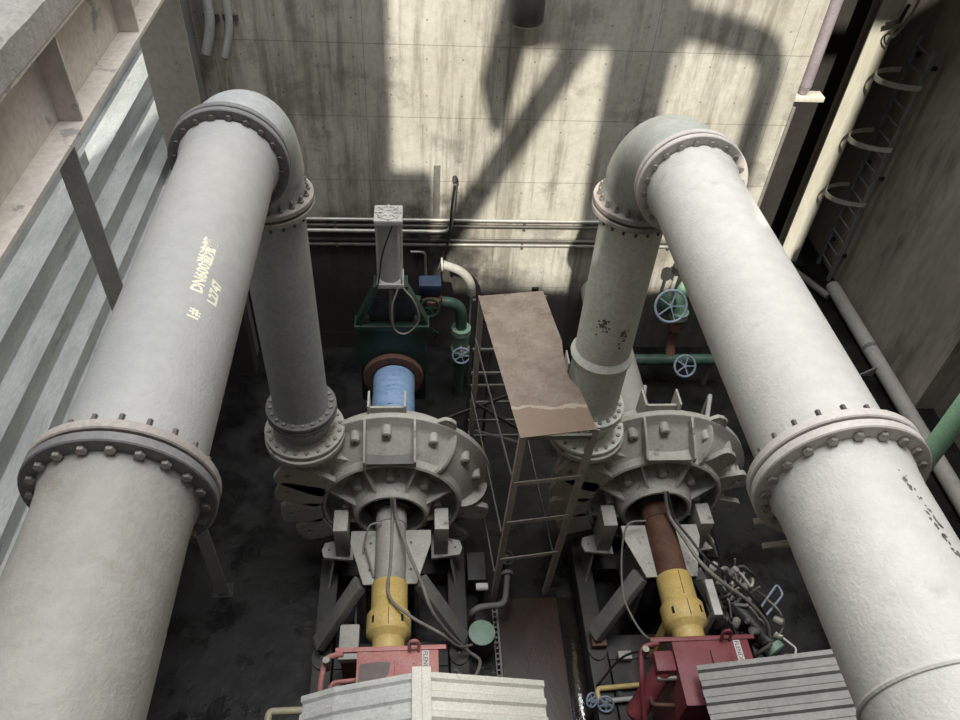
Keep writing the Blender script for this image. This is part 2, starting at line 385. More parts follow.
# stepped metal roofing that falls away outside, left of the girder
T = lambda d: math.tan(math.radians(d))
steps = [(40.8, 39.3), (36.99, 35.55), (33.75, 32.62), (31.09, 30.35), (28.7, 28.1), (26.5, 26.0)]
X_ = -4.2; prof = [(-5.2, -4.2/T(-40.8)*-1)]
prof = [(-5.2, -4.2/T(40.8))]
for k, (e, f) in enumerate(steps):
    zt = X_/T(e); zb = X_/T(f)
    prof += [(X_+.012, zt), (X_+.012, zb)]
    if k+1 < len(steps): X_ = zb*T(steps[k+1][0])
prof += [(X_-.3, prof[-1][1]), (X_-.3, -9.19)]
poly = [(x, -1.95, z) for x, z in prof]+[(-5.2, -1.95, -9.19)]
sd = MB().prism(poly, (0, 15.4, 0))
struct(sd.build('wall_left', 'galv', smooth=False))

# ------------------------------------------------------------------ girder, kerb, posts, columns
g = thing('steel_girder', 'large beige steel plate girder with stiffeners, top left', 'girder', (-2.6, 0, -2.87))
MB().box(-2.61, -2.59, -1.9, 9.1, -2.85, -2.22).build('web', 'girder', g)
MB().box(-2.80, -2.40, -1.9, 9.1, -2.885, -2.852).build('bottom_flange', 'girder', g)
MB().box(-2.80, -2.40, -1.9, 9.1, -2.218, -2.185).build('top_flange', 'girder', g)
for y in (.55, 2.15, 3.75, 5.37, 6.98, 8.55):
    MB().box(-2.588, -2.42, y-.012, y+.012, -2.85, -2.22).build('stiffener', 'girder', g)
kb = MB(); n = 60
ys = [-1.9+11*i/n for i in range(n+1)]
for i in range(n):
    pass
kv = []; 
for i, y in enumerate(ys):
    j = random.uniform(-.03, .03)
    kv += [(-2.80, y, -2.18), (-2.39, y, -2.18), (-2.39, y, -1.99+j*.3), (-2.43+j*.6, y, -1.955), (-2.80, y, -1.95)]
kf = [(i*5+k, i*5+(k+1) % 5, (i+1)*5+(k+1) % 5, (i+1)*5+k) for i in range(n) for k in range(5)]+[(4, 3, 2, 1, 0), tuple(n*5+k for k in range(5))]
kb.add(kv, kf)
tag(kb.build('concrete_kerb', 'pale_concrete', smooth=False), 'rough pale concrete kerb running along the top of the girder', 'kerb')

p = thing('steel_post', 'grey flat steel post standing under the girder beside the left pipe', 'post', (-2.55, 5.1, -9.2))
MB().box(-2.56, -2.40, 5.06, 5.075, -9.19, -2.89).box(-2.56, -2.545, 5.076, 5.16, -9.19, -2.89).build('channel', 'white_metal', p)
MB().box(-2.62, -2.36, 5.0, 5.2, -9.2, -9.188).build('base_plate', 'black', p)
br = MB(); br.box(-4.0, -3.97, 8.0, 8.6, -5.129, -4.95)
tag(br.build('bracket_plate', 'white_metal', bevel=.004), 'small pale upright plate standing on the stepped metal roofing at the left', 'bracket')

c = thing('steel_column', 'beige steel box column at the left end of the ribbed siding', 'column', (-2.95, 9.35, -9.2))
MB().box(-3.22, -2.67, 9.21, 9.24, -9.2, -1.0).build('front_plate', 'steel_col', c)
MB().box(-2.70, -2.67, 9.242, 9.58, -9.2, -1.0).box(-3.22, -3.19, 9.242, 9.58, -9.2, -1.0).build('side_plate', 'col_side_shade', c)

# column, bracket, downpipe in the right recess
c = thing('steel_column', 'tall pale sunlit steel column beside the caged ladder', 'column', (7.5, 12.3, -9.2))
MB().box(7.27, 7.67, 12.1, 12.13, -9.19, -2.2).build('front_flange', 'col_bright', c)
MB().box(7.455, 7.485, 12.131, 12.489, -9.19, -2.2).build('web', 'col_bright', c)
MB().box(7.36, 7.60, 12.49, 12.52, -9.19, -2.2).build('back_flange', 'col_bright', c)
MB().box(7.12, 7.82, 11.98, 12.64, -9.2, -9.191).build('base_plate', 'black', c)
d = thing('downpipe', 'mauve grey vertical downpipe beside the right edge of the sunlit wall', 'pipe', (5.27, 9.78, -4.7))
MB().cyl((5.27, 9.78, -1.3), (5.27, 9.78, -4.45), .085).build('pipe', 'pipe_mauve', d)
MB().lathe([(.085, 0), (.06, .1)], (5.27, 9.78, -4.455), (0, 0, -1), 24).build('outlet', 'pipe_mauve', d)
MB().box(5.11, 5.56, 9.68, 9.88, -4.64, -4.57).build('bracket_arm', 'col_bright', d, bevel=.005)
w = MB(); w.tube([(5.145, 9.64, -4.7), (5.145, 9.64, -9.19)], .03, 8)
tag(w.build('wall_pipe', 'conduit', smooth=True), 'thin bright pipe hugging the right corner of the sunlit wall', 'pipe')
# ring and hook on the pale column
r = thing('chain_hook', 'black hook and ring hanging on the face of the pale column', 'hook', (7.6, 11.95, -4.6))
MB().ring((7.62, 11.98, -4.62), (.25, 1, .1), .13, .014).build('ring', 'black', r)
MB().bar((7.4, 11.97, -4.42), (7.62, 11.97, -4.36), .05, .05).bar((7.6, 11.97, -4.38), (7.64, 11.97, -4.1), .045, .045).build('hook_plate', 'black', r, bevel=.004)
MB().tube(smooth_path([(7.6, 11.97, -4.62), (7.69, 11.95, -4.4), (7.74, 11.93, -4.0), (7.78, 11.93, -2.2)]), .022, 8).build('hanger_rod', 'conduit', r)

l = thing('caged_ladder', 'grey steel ladder with safety hoops fixed to the dark right wall', 'ladder', (8.15, 11.77, -9.2))
for y in (11.5, 12.05): MB().box(8.08, 8.14, y-.03, y+.03, -9.2, -4.6).build('rail', 'flange_face', l)
z = -8.95
while z < -4.6:
    MB().cyl((8.11, 11.532, z), (8.11, 12.018, z), .018, seg=8).build('rung', 'flange_face', l); z += .3
for z in (-5.2, -6.3, -7.4):
    pts = []
    for i in range(17):
        a = PI*i/16; pts.append((8.08-.60*math.sin(a), 11.775-.36*math.cos(a), z))
    hb = MB(); vs = []
    for q in pts: vs += [(q[0], q[1], z-.045), (q[0], q[1], z+.045), (q[0]+.012, q[1], z+.045), (q[0]+.012, q[1], z-.045)]
    hb.add(vs, [(i*4+k, i*4+(k+1) % 4, i*4+4+(k+1) % 4, i*4+4+k) for i in range(16) for k in range(4)]+[(0, 1, 2, 3), (67, 66, 65, 64)])
    hb.build('safety_hoop', 'steel_col', l, smooth=False)
for z in (-4.9, -6.9, -8.6):
    [MB().box(8.142, 8.249, yy-.02, yy+.02, z-.03, z+.03).build('standoff', 'black', l) for yy in (11.5, 12.05)]

# pipes on the floor by the right wall
t = thing('floor_pipe', 'long grey pipe lying along the foot of the dark right wall', 'pipe', (7.98, 8.5, -9.2))
MB().tube([(7.99, 5.2, -9.06), (8.0, 11.1, -9.06)], .13, 20).build('barrel', 'pipe_dusty', t)
MB().lathe([(.13, 0), (.115, .06), (.07, .1), (0, .115)], (8.0, 11.1, -9.06), (0, 1, 0), 20).build('end_cap', 'pipe_dusty', t)
MB().prism([(7.86, 8.85, -9.19), (7.60, 8.85, -9.19), (7.86, 8.85, -8.98)], (0, .03, 0)).build('gusset', 'brace', t)
MB().hollow((7.995, 9.35, -9.06), (7.995, 9.43, -9.06), .14, .131).build('clamp', 'brace', t)
t = MB(); t.tube([(7.84, 10.9, -9.12), (7.35, 11.9, -9.12)], .07, 14)
tag(t.build('branch_pipe', 'brace'), 'thinner grey pipe running from the column foot to the floor pipe', 'pipe')
t = thing('green_pipe', 'pale green vertical pipe behind the right pipe flange', 'pipe', (6.3, 5.75, -9.2))
MB().tube([(6.32, 5.6, -9.15), (6.32, 5.6, -3.0)], .125, 24).build('barrel', 'green_pale', t)
MB().hollow((6.32, 5.6, -9.2), (6.32, 5.6, -9.16), .22, .06).build('foot_flange', 'black', t)

# ------------------------------------------------------------------ discharge lines
def flanged(spool, c, ax, R, bolts, kind, fm, gm=None, n=20, br=None, th=.05, ri=.2, label=None, bm='bolt', face=1):
    """flange with its outer face at c, body going along ax"""
    c = V(c); ax = V(ax).normalized()
    f = MB().hollow(c, c+ax*th, R, ri).build('flange', fm, spool)
    if gm: MB().hollow(c-ax*.012, c-ax*.001, R-.03, ri).build('gasket', 'gasket', spool)
    if bolts:
        ring_bolts(f, c+ax*(th+.001 if kind != 'bolt' else th+.001), ax, br or R-.052, n, kind, bm, face=face if kind == 'nut' else -1)
    return f
def axisR(y):
    return V((1.954+(y-1.5)*.01657, y, -2.811-(y-1.5)*.04857))
def axisL(y): return V((-1.281, y, -2.845))
YF, YE = 2.08, 4.84            # the two flange joints of each line
SUPB = [((1.66, 2.055, -3.17), (1.80, 2.055, -3.15)), ((1.73, 2.0, -3.31), (1.93, 2.0, -3.27))]
lines = {'L': axisL, 'R': axisR}
txt = {'L': ('left', 'pipe_grey', 'pipe_dusty', 'flange_rust', 'flange_face', 'pipe_steel'),
       'R': ('right', 'pipe_white', 'pipe_white', 'flange_pale', 'flange_pale', 'pipe_green_grey')}
for sd_, A in lines.items():
    nm, mu, ml, mr, mf, me_ = txt[sd_]
    d = (A(5)-A(2)).normalized()
    # near spool
    s = thing('pipe_spool', {'L': 'thick dusty grey pipe filling the lower left corner, nearest spool', 'R': 'thick white pipe with a scorched patch filling the lower right corner'}[sd_], 'pipe', A(0)-V((0, 0, .32)), 'horizontal discharge pipe spools')
    a, b = A(YF-.006), A(-1.9)
    MB().cyl(b, a-d*.012, .315, seg=72).build('barrel', ml, s)
    flanged(s, a, -d, .405, True, 'bolt', mf, 'gasket', ri=.316)
    MB().lathe([(.336, 0), (.326, .03), (.319, .08), (.3152, .15)], a-d*.051, -d, 64).build('flange_hub', ml, s)
    if sd_ == 'R':
        for q0, q1 in SUPB: MB().bar(q0, q1, .03, .02).build('support_lug', 'steel_col', s)
        MB().ring(A(1.03), d, .313, .014, 64).build('weld_seam', ml, s)
    # upper spool
    s = thing('pipe_spool', {'L': 'long pale grey pipe with stencilled letters between two flanges, left line', 'R': 'long clean white pipe between two bolted flanges, right line'}[sd_], 'pipe', A(3)-V((0, 0, .32)), 'horizontal discharge pipe spools')
    a, b = A(YF+.009), A(YE-.009)
    MB().cyl(a+d*.012, b-d*.012, .315, seg=72).build('barrel', mu, s)
    flanged(s, a, d, .405, True, 'nut', mr, None, ri=.316, bm='bolt_dark')
    flanged(s, b, -d, .405, True, 'bolt', mf, 'gasket', ri=.316, bm='bolt_dark' if sd_ == 'L' else 'bolt')
    MB().lathe([(.3155, 0), (.330, .10), (.338, .13)], b-d*.19, d, 64).build('flange_hub', mu, s)
    UP = s if sd_ == 'L' else None
    if sd_ == 'L': spoolL = s
    else: spoolR = s
    # elbow
    e = thing('pipe_elbow', {'L': 'grey flanged elbow turning the left pipe line downward', 'R': 'greenish grey flanged elbow turning the right pipe line downward'}[sd_], 'elbow', A(5.3), 'flanged elbows at the tops of the lines')
    s0 = A(YE+.009); cx = s0.x+(0 if sd_ == 'L' else -.05); yv = 5.79; zj = -3.76
    path = [s0+d*.012, s0+d*.06]; P0 = s0+d*.08
    Rz = P0.z-(zj+.06); Ry = yv-P0.y
    for i in range(19):
        t_ = (PI/2)*i/18; path.append(V((P0.x+(cx-P0.x)*(1-math.cos(t_)), P0.y+Ry*math.sin(t_), P0.z-Rz*(1-math.cos(t_)))))
    path.append(V((cx, yv, zj+.02)))
    MB().tube(path, .33, 48, rr=[.316 if i < 2 else (.342 if 4 < i < 18 else .325) for i in range(len(path))]).build('bend', me_ if sd_ == 'L' else 'elbow_grey', e)
    f = flanged(e, s0, d, .405, True, 'nut', 'flange_face' if sd_ == 'L' else 'flange_pale', None, ri=.313, bm='bolt_dark')
    flanged(e, (cx, yv, zj+.008), (0, 0, 1), .395, True, 'nut', 'flange_rust', 'gasket', ri=.314)
    # riser
    s = thing('pipe_riser', {'L': 'shaded grey vertical pipe standing on the left pump outlet', 'R': 'greenish vertical pipe with a collar standing on the right pump outlet'}[sd_], 'pipe', (cx, yv, -6.5), 'vertical pipes above the pumps')
    top = zj-.018; bot = -6.46
    MB().cyl((cx, yv, bot+.012), (cx, yv, top-.012), .298 if sd_ == 'L' else .295, seg=56).build('barrel', me_, s)
    flanged(s, (cx, yv, top), (0, 0, -1), .395, True, 'nut', 'flange_rust', None, ri=.298, bm='bolt_dark')
    flanged(s, (cx, yv, bot), (0, 0, 1), .385, True, 'bolt', 'flange_face' if sd_ == 'L' else me_, 'gasket', ri=.298)
    if sd_ == 'R':
        MB().lathe([(.296, 0), (.325, .05), (.335, .10), (.305, .16), (.293, .18)], (cx, yv, -5.72), (0, 0, 1), 56).build('collar', me_, s)
        MB().cyl((cx, yv, -6.40), (cx, yv, -5.72), .302, seg=56).build('sleeve', me_, s)
        for px, pz in ((-.13, -5.02), (.08, -5.12)):
            ang0 = math.asin(px/.292); q = MB()
            for k in range(34):
                da = random.gauss(0, .10); dz = random.gauss(0, .05); rr_ = random.uniform(.004, .013)
                q.add([(cx+.2968*math.sin(ang0+da+rr_/.29*math.cos(w_)), yv-.2968*math.cos(ang0+da+rr_/.29*math.cos(w_)), pz+dz+rr_*math.sin(w_)*1.3) for w_ in [i*PI/4+random.uniform(-.2, .2) for i in range(8)]], [tuple(range(8))])
            sm = q.build('scorch_mark', 'scorch', s); sm['kind'] = 'stuff'
    # short adapter between riser and pump outlet
    s = thing('pipe_adapter', {'L': 'short flanged adapter between left riser and pump outlet', 'R': 'short pale flanged adapter between right riser and pump outlet'}[sd_], 'pipe', (cx, yv, -6.86), 'short flanged adapters')
    MB().lathe([(.27, 0), (.26, .12), (.29, .34)], (cx, yv, -6.83), (0, 0, 1), 48).build('barrel', 'pipe_steel' if sd_ == 'L' else me_, s)
    flanged(s, (cx, yv, -6.475), (0, 0, -1), .385, True, 'nut', 'flange_face' if sd_ == 'L' else me_, None, ri=.292, bm='bolt_dark')
    flanged(s, (cx, yv, -6.85), (0, 0, 1), .45, True, 'bolt', 'pump' if sd_ == 'L' else me_, 'gasket', ri=.272)

# stencilled lettering and marks on the long left pipe
def wrap_text(body, parent, y0, ang, size, m, name='lettering', squash=1., track=1., font_r=.3155):
    cu = bpy.data.curves.new('t', 'FONT'); cu.body = body; cu.size = size; cu.space_character = track; cu.resolution_u = 2; cu.offset = .0035
    to = bpy.data.objects.new('t', cu); COL.objects.link(to)
    dg = bpy.context.evaluated_depsgraph_get(); me = bpy.data.meshes.new_from_object(to.evaluated_get(dg))
    bpy.data.objects.remove(to); bpy.data.curves.remove(cu)
    bm = bmesh.new(); bm.from_mesh(me)
    bmesh.ops.triangulate(bm, faces=bm.faces)
    bmesh.ops.subdivide_edges(bm, edges=[e for e in bm.edges if e.calc_length() > .03], cuts=1)
    for v in bm.verts:
        x, y = v.co.x*squash, v.co.y
        a = math.radians(ang)-y/font_r
        # text baseline runs along +Y; letter tops towards -X
        v.co = V((-1.281+font_r*math.sin(a), y0+x, -2.845+H+font_r*math.cos(a)))-OFF[parent]
    bm.to_mesh(me); bm.free()
    me.materials.clear(); me.materials.append(M[m])
    o = bpy.data.objects.new(name, me); COL.objects.link(o); o.parent = parent; OFF[o] = OFF[parent]
    return o
lab(wrap_text('DN600溢流管', spoolL, 3.10, 36, .085, 'stencil', squash=.88), 'cream stencilled lettering')
lab(wrap_text('L2747', spoolL, 3.07, 52, .075, 'stencil', squash=.95), 'hand painted white number')
lab(wrap_text('1#', spoolL, 2.90, 39, .075, 'stencil', squash=.95), 'small white paint mark')

# scorched patch on the near right spool
nearR = [o for o in COL.objects if o.get('label', '').startswith('thick white pipe')][0]
def patch(parent, Afun, R, y0, a0, pts, m, name):
    q = MB(); vs = [Afun(y0+dy)+V((math.sin(math.radians(a0)+da)*R, 0, math.cos(math.radians(a0)+da)*R)) for dy, da in pts]
    q.add(vs, [tuple(range(len(vs)))]); return q.build(name, m, parent, smooth=False)
for k in range(40):
    f = k/39; yy = 1.86-.42*f+random.uniform(-.03, .03); aa = 14+10*f+random.uniform(-6, 6)*(.4+f*.3)
    sz = random.uniform(.004, .012)
    patch(nearR, axisR, .3165, yy, aa, [(sz*random.uniform(.6, 1.6)*math.cos(t_), sz*3*random.uniform(.5, 1.2)*math.sin(t_)) for t_ in [i*PI/3 for i in range(6)]], 'scorch', 'burn_mark')

# ------------------------------------------------------------------ slurry pumps
def make_pump(ax, side):
    L = side == 'L'
    zc = -7.9
    pm = 'pump' if not L else 'pump'
    root = thing('slurry_pump', {'L': 'beige grey slurry pump with a grey bearing housing, left of the platform', 'R': 'beige grey slurry pump with a rust brown bearing housing, right of the platform'}[side], 'pump', (ax, 5.0, -9.2), 'two big slurry pumps')
    O = (ax, 0, zc); Y = (0, 1, 0)
    MB().lathe([(.36, 6.30), (.86, 6.24), (.97, 6.16), (1.0, 6.02), (.98, 5.90)], O, Y, 80).build('volute_casing', pm, root)
    MB().lathe([(.5, 5.89), (1.22, 5.89), (1.235, 5.88), (1.235, 5.81), (1.22, 5.80), (1.12, 5.79), (1.06, 5.74), (.97, 5.62), (.86, 5.53),
                (.84, 5.44), (.815, 5.425), (.795, 5.44), (.78, 5.62), (.5, 5.64)], O, Y, 96).build('frame_plate', pm, root)
    MB().lathe([(.56, 5.63), (.50, 5.50), (.44, 5.31), (.425, 5.285), (.395, 5.285), (.385, 5.31), (.385, 5.60), (.20, 5.62)], O, Y, 72).build('hub_ring', pm, root)
    MB().lathe([(.34, 5.58), (.34, 5.50), (.26, 5.48), (.24, 5.36), (.20, 5.34)], O, Y, 48).build('shaft_seal', 'seal', root)
    # radial ribs in the recess
    for k in range(8):
        a = math.radians(22.5+45*k); u = V((math.cos(a), 0, math.sin(a))); t = V((-math.sin(a), 0, math.cos(a)))
        C = V((ax, 0, zc))
        poly_ = [C+u*.44+V((0, 5.34, 0)), C+u*.79+V((0, 5.46, 0)), C+u*.79+V((0, 5.61, 0)), C+u*.5+V((0, 5.62, 0))]
        MB().prism([q-t*.012 for q in poly_], t*.024).build('rib', pm, root)
    for k in range(8):
        a = math.radians(45*k); u = V((math.cos(a), 0, math.sin(a)))
        q = V((ax, 0, zc))+u*.55
        MB().lathe([(.055, 0), (.05, .18), (.035, .19)], q+V((0, 5.62, 0)), (0, -1, 0), 16).build('boss', pm, root)
    # paddle lugs around the frame plate
    lugs = [(149, 1.36), (162, 1.27), (182, 1.20), (203, 1.12), (-13, 1.10), (-44, 1.14)]+([] if L else [(46, 1.05), (18, 1.06)])
    for deg, rh in lugs:
        a = math.radians(deg); u = V((math.cos(a), 0, math.sin(a))); t = V((-math.sin(a), 0, math.cos(a)))
        hw = .178 if rh > 1.16 or deg == 203 else .13; ro = rh+.12; r0 = .84 if rh > 1.16 or deg == 203 else .80
        out = [(r0, -hw-.02)]+[(ro-.09+.09*math.sin(q), -hw+.09-.09*math.cos(q)) for q in [PI/2*i/5 for i in range(6)]]
        out += [(x, -y) for x, y in reversed(out)]
        MB().holed(V((ax, 5.40 if rh > 1.16 or deg == 203 else 5.50, zc)), u, t, V((0, 1, 0)), out, (rh, 0), .036, .07, 40).build('lug', pm, root, smooth=False)
        hr = MB().prism([V((ax, 5.47 if rh > 1.16 or deg == 203 else 5.57, zc))+u*.9-t*hw*.9, V((ax, 5.47 if rh > 1.16 or deg == 203 else 5.57, zc))+u*(ro-.05)-t*hw*.9, V((ax, 5.80, zc))+u*1.15-t*hw*.9, V((ax, 5.80, zc))+u*.95-t*hw*.9], t*.03)
        hr.build('lug_web', pm, root, smooth=False)
    for deg, rh in ((58, 1.27),):
        a = math.radians(deg); u = V((math.cos(a), 0, math.sin(a))); t = V((-math.sin(a), 0, math.cos(a)))
        out = [(1.12, -.17), (1.24, -.13), (rh+.05, -.08), (rh+.07, 0), (rh+.05, .08), (1.24, .13), (1.12, .17)]
        MB().holed(V((ax, 5.82, zc)), u, t, (0, 1, 0), out, (rh-.01, 0), .032, .05, 28).build('rim_lug', pm, root, smooth=False)
    # box bracket on the front of the top rim
    for sx in (-.30, .27):
        x = ax+sx
        MB().prism([(x, 5.799, zc+1.21), (x, 5.50, zc+1.06), (x, 5.38, zc+.95), (x, 5.38, zc+.86), (x, 5.70, zc+.90)], (.03, 0, 0)).build('bracket_cheek', pm, root, bevel=.006)
    MB().box(ax-.268, ax+.268, 5.42, 5.66, zc+.85, zc+.875).build('bracket_tray', 'brace' if L else pm, root)
    for deg in (112, 92, 62, 34, 14, 128):
        a = math.radians(deg); r = 1.06 if deg not in (92,) else 1.08
        q = V((ax+r*math.cos(a), 5.80, zc+r*math.sin(a)))
        MB().lathe([(.06, 0), (.055, .14), (.04, .15)], q, (0, -1, 0), 14).build('boss', pm, root)
        one_bolt(root, q+V((0, -.155, 0)), (0, -1, 0), 'stud', 'bolt_dark')
    # curved gusset plates right of the bracket
    for deg in ((50, -2) if L else (62,)):
        a = math.radians(deg); u = V((math.cos(a), 0, math.sin(a))); t = V((-math.sin(a), 0, math.cos(a))); C = V((ax, 0, zc))
        pts = [C+u*.85+V((0, 5.44, 0))]+[C+u*(.85+.34*math.sin(b))+V((0, 5.82-.38*math.cos(b), 0)) for b in [PI/2*i/8 for i in range(1, 9)]]+[C+u*.85+V((0, 5.7, 0))]
        MB().prism([q-t*.016 for q in pts], t*.032).build('gusset', pm, root)
    # small suction-side lifting bracket on top of the rear casing
    for xe in (ax-.26, ax+.16): MB().box(xe, xe+.025, 5.93, 6.18, zc+.90, zc+1.28).build('lifting_ear', pm, root, bevel=.006)
    MB().box(ax-.23, ax+.155, 6.0, 6.03, zc+.92, zc+1.18).build('ear_plate', pm, root)
    # outlet
    xo = ax-.965
    MB().lathe([(.20, 0), (.29, .15), (.30, .42), (.30, .50)], (xo, 5.76, -7.45), (0, 0, 1), 48).build('outlet_neck', pm, root)
    of = MB().hollow((xo, 5.76, -6.935), (xo, 5.76, -6.866), .45, .25).build('outlet_flange', pm, root)
    ring_bolts(of, (xo, 5.76, -6.936), (0, 0, 1), .40, 20, 'nut', 'bolt_dark', face=-1)
    MB().prism([(xo-.15, 5.56, -6.94), (xo+.60, 5.56, -7.16), (xo+.35, 5.56, -7.75), (xo-.18, 5.56, -7.75)], (0, .32, 0)).build('outlet_web', pm, root, bevel=.01)
    # legs of the bearing frame
    for sx in (-1, 1):
        x = ax+sx*.60
        MB().box(x-.085, x+.085, 5.10, 5.40, zc-.55, zc+.02).build('frame_arm', pm, root, bevel=.012)
        MB().prism([(x+sx*-.12, 5.05, zc-.60), (x+sx*.24, 5.10, zc-.60), (x+sx*.27, 5.2, zc-.60), (x+sx*.24, 5.3, zc-.60), (x-sx*.12, 5.40, zc-.60)], (0, 0, .05)).build('arm_foot', pm, root, bevel=.008)
        one_bolt(root, (x+sx*.18, 5.2, zc-.549), (0, 0, 1), 'stud', 'bolt_dark', .8)
        MB().prism([(x+sx*.10, 5.12, zc-.605), (x+sx*.10, 5.36, zc-.605), (x+sx*.18, 5.5, -8.86), (x+sx*.18, 4.9, -8.86)], (sx*.03, 0, 0)).build('leg', 'brace', root)
    # bearing housing with pedestal
    bm_ = 'bearing' if L else 'rust_brown'
    MB().lathe([(.12, 5.38), (.17, 5.37), (.185, 5.33), (.185, 5.17), (.19, 5.165), (.19, 5.15), (.175, 5.145), (.175, 4.42), (.17, 4.41)], O, Y, 48).build('bearing_housing', bm_, root)
    for sx in (-1, 1):
        x0, x1 = ax+sx*.165, ax+sx*.47
        MB().prism([(x0, 5.12, zc-.05), (x1, 5.12, zc-.05), (x1, 4.95, zc-.05), (ax+sx*.30, 4.42, zc-.05), (x0, 4.42, zc-.05)], (0, 0, .03)).build('pedestal_plate', 'pump' if not L else 'rust_ring' if False else 'bearing', root, bevel=.004)
        MB().prism([(ax+sx*.27, 5.10, zc-.055), (ax+sx*.27, 4.44, zc-.055), (ax+sx*.30, 4.35, -8.86), (ax+sx*.30, 5.15, -8.86)], (sx*.04, 0, 0)).build('pedestal_web', 'brace', root)
        for y in (4.95, 4.60):
            one_bolt(root, (ax+sx*.235, y, zc-.019), (0, 0, 1), 'stud', 'bolt_dark' if L else 'bolt', 1.)
        # diagonal stays down to the base
        MB().bar((ax+sx*.34, 4.50, zc-.12), (ax+sx*.84, 4.12, -8.72), .20, .10, (0, .3, 1)).build('stay', 'brace', root, bevel=.006)
    # base frame
    for sx in (-1, 1):
        x = ax+sx*.80
        MB().box(x-.11, x+.11, 2.35, 5.55, -9.2, -8.862).build('base_beam', 'base', root, bevel=.01)
        MB().holed((x, 4.02, -8.861), (1, 0, 0), (0, 1, 0), (0, 0, 1), [(.12*math.cos(i*PI/8), .15*math.sin(i*PI/8)) for i in range(16)], (0, 0), .03, .03).build('anchor_pad', 'base', root)
        for y in (4.02, 5.3, 3.0):
            one_bolt(root, (x, y, -8.83 if y == 4.02 else -8.861), (0, 0, 1), 'stud', 'bolt_dark', 1.2)
    for yc in (3.9, 5.1): MB().box(ax-.668, ax+.668, yc, yc+.3, -9.2, -8.9).build('cross_beam', 'base', root, bevel=.01)
    MB().box(ax-.668, ax+.668, 2.4, 3.88, -9.2, -8.87).build('drive_bed', 'base', root, bevel=.01)
    return root
pumpL = make_pump(-.317, 'L')
pumpR = make_pump(2.935, 'R')

# ------------------------------------------------------------------ coupling guards
def make_guard(ax, side):
    L = side == 'L'; zc = -7.9
    t = thing('coupling_guard', {'L': 'clean yellow coupling guard in front of the grey bearing housing', 'R': 'grimy yellow coupling guard with an open seam, beside the tangled hoses'}[side], 'coupling guard', (ax, 4, -8.9), 'yellow coupling guards')
    MB().lathe([(.165, 4.40), (.195, 4.398), (.20, 4.39), (.20, 4.08), (.235, 4.03), (.24, 4.02), (.24, 3.81), (.235, 3.80), (.175, 3.745), (.17, 3.735), (.17, 3.585), (.15, 3.58)], (ax, 0, zc), (0, 1, 0), 64).build('shell', 'yellow', t)
    for a in (-42, 38):
        s_, c_ = math.sin(math.radians(a)), math.cos(math.radians(a))
        MB().bar((ax+.2405*s_, 3.95, zc+.2405*c_), (ax+.2405*s_, 3.87, zc+.2405*c_), .03, .004, (s_, 0, c_)).build('slot', 'seal', t)
    MB().bar((ax+.004, 4.38, zc+.2005), (ax+.004, 4.09, zc+.2005), .008, .006).bar((ax+.004, 4.01, zc+.2405), (ax+.004, 3.82, zc+.2405), .008, .006).build('seam', 'rust_ring', t)
    for sx in (-1, 1):
        MB().box(ax+sx*.16-.015, ax+sx*.16+.015, 3.84, 3.98, -8.868, zc-.14).build('leg', 'yellow', t)
make_guard(-.317, 'L'); make_guard(2.935, 'R')

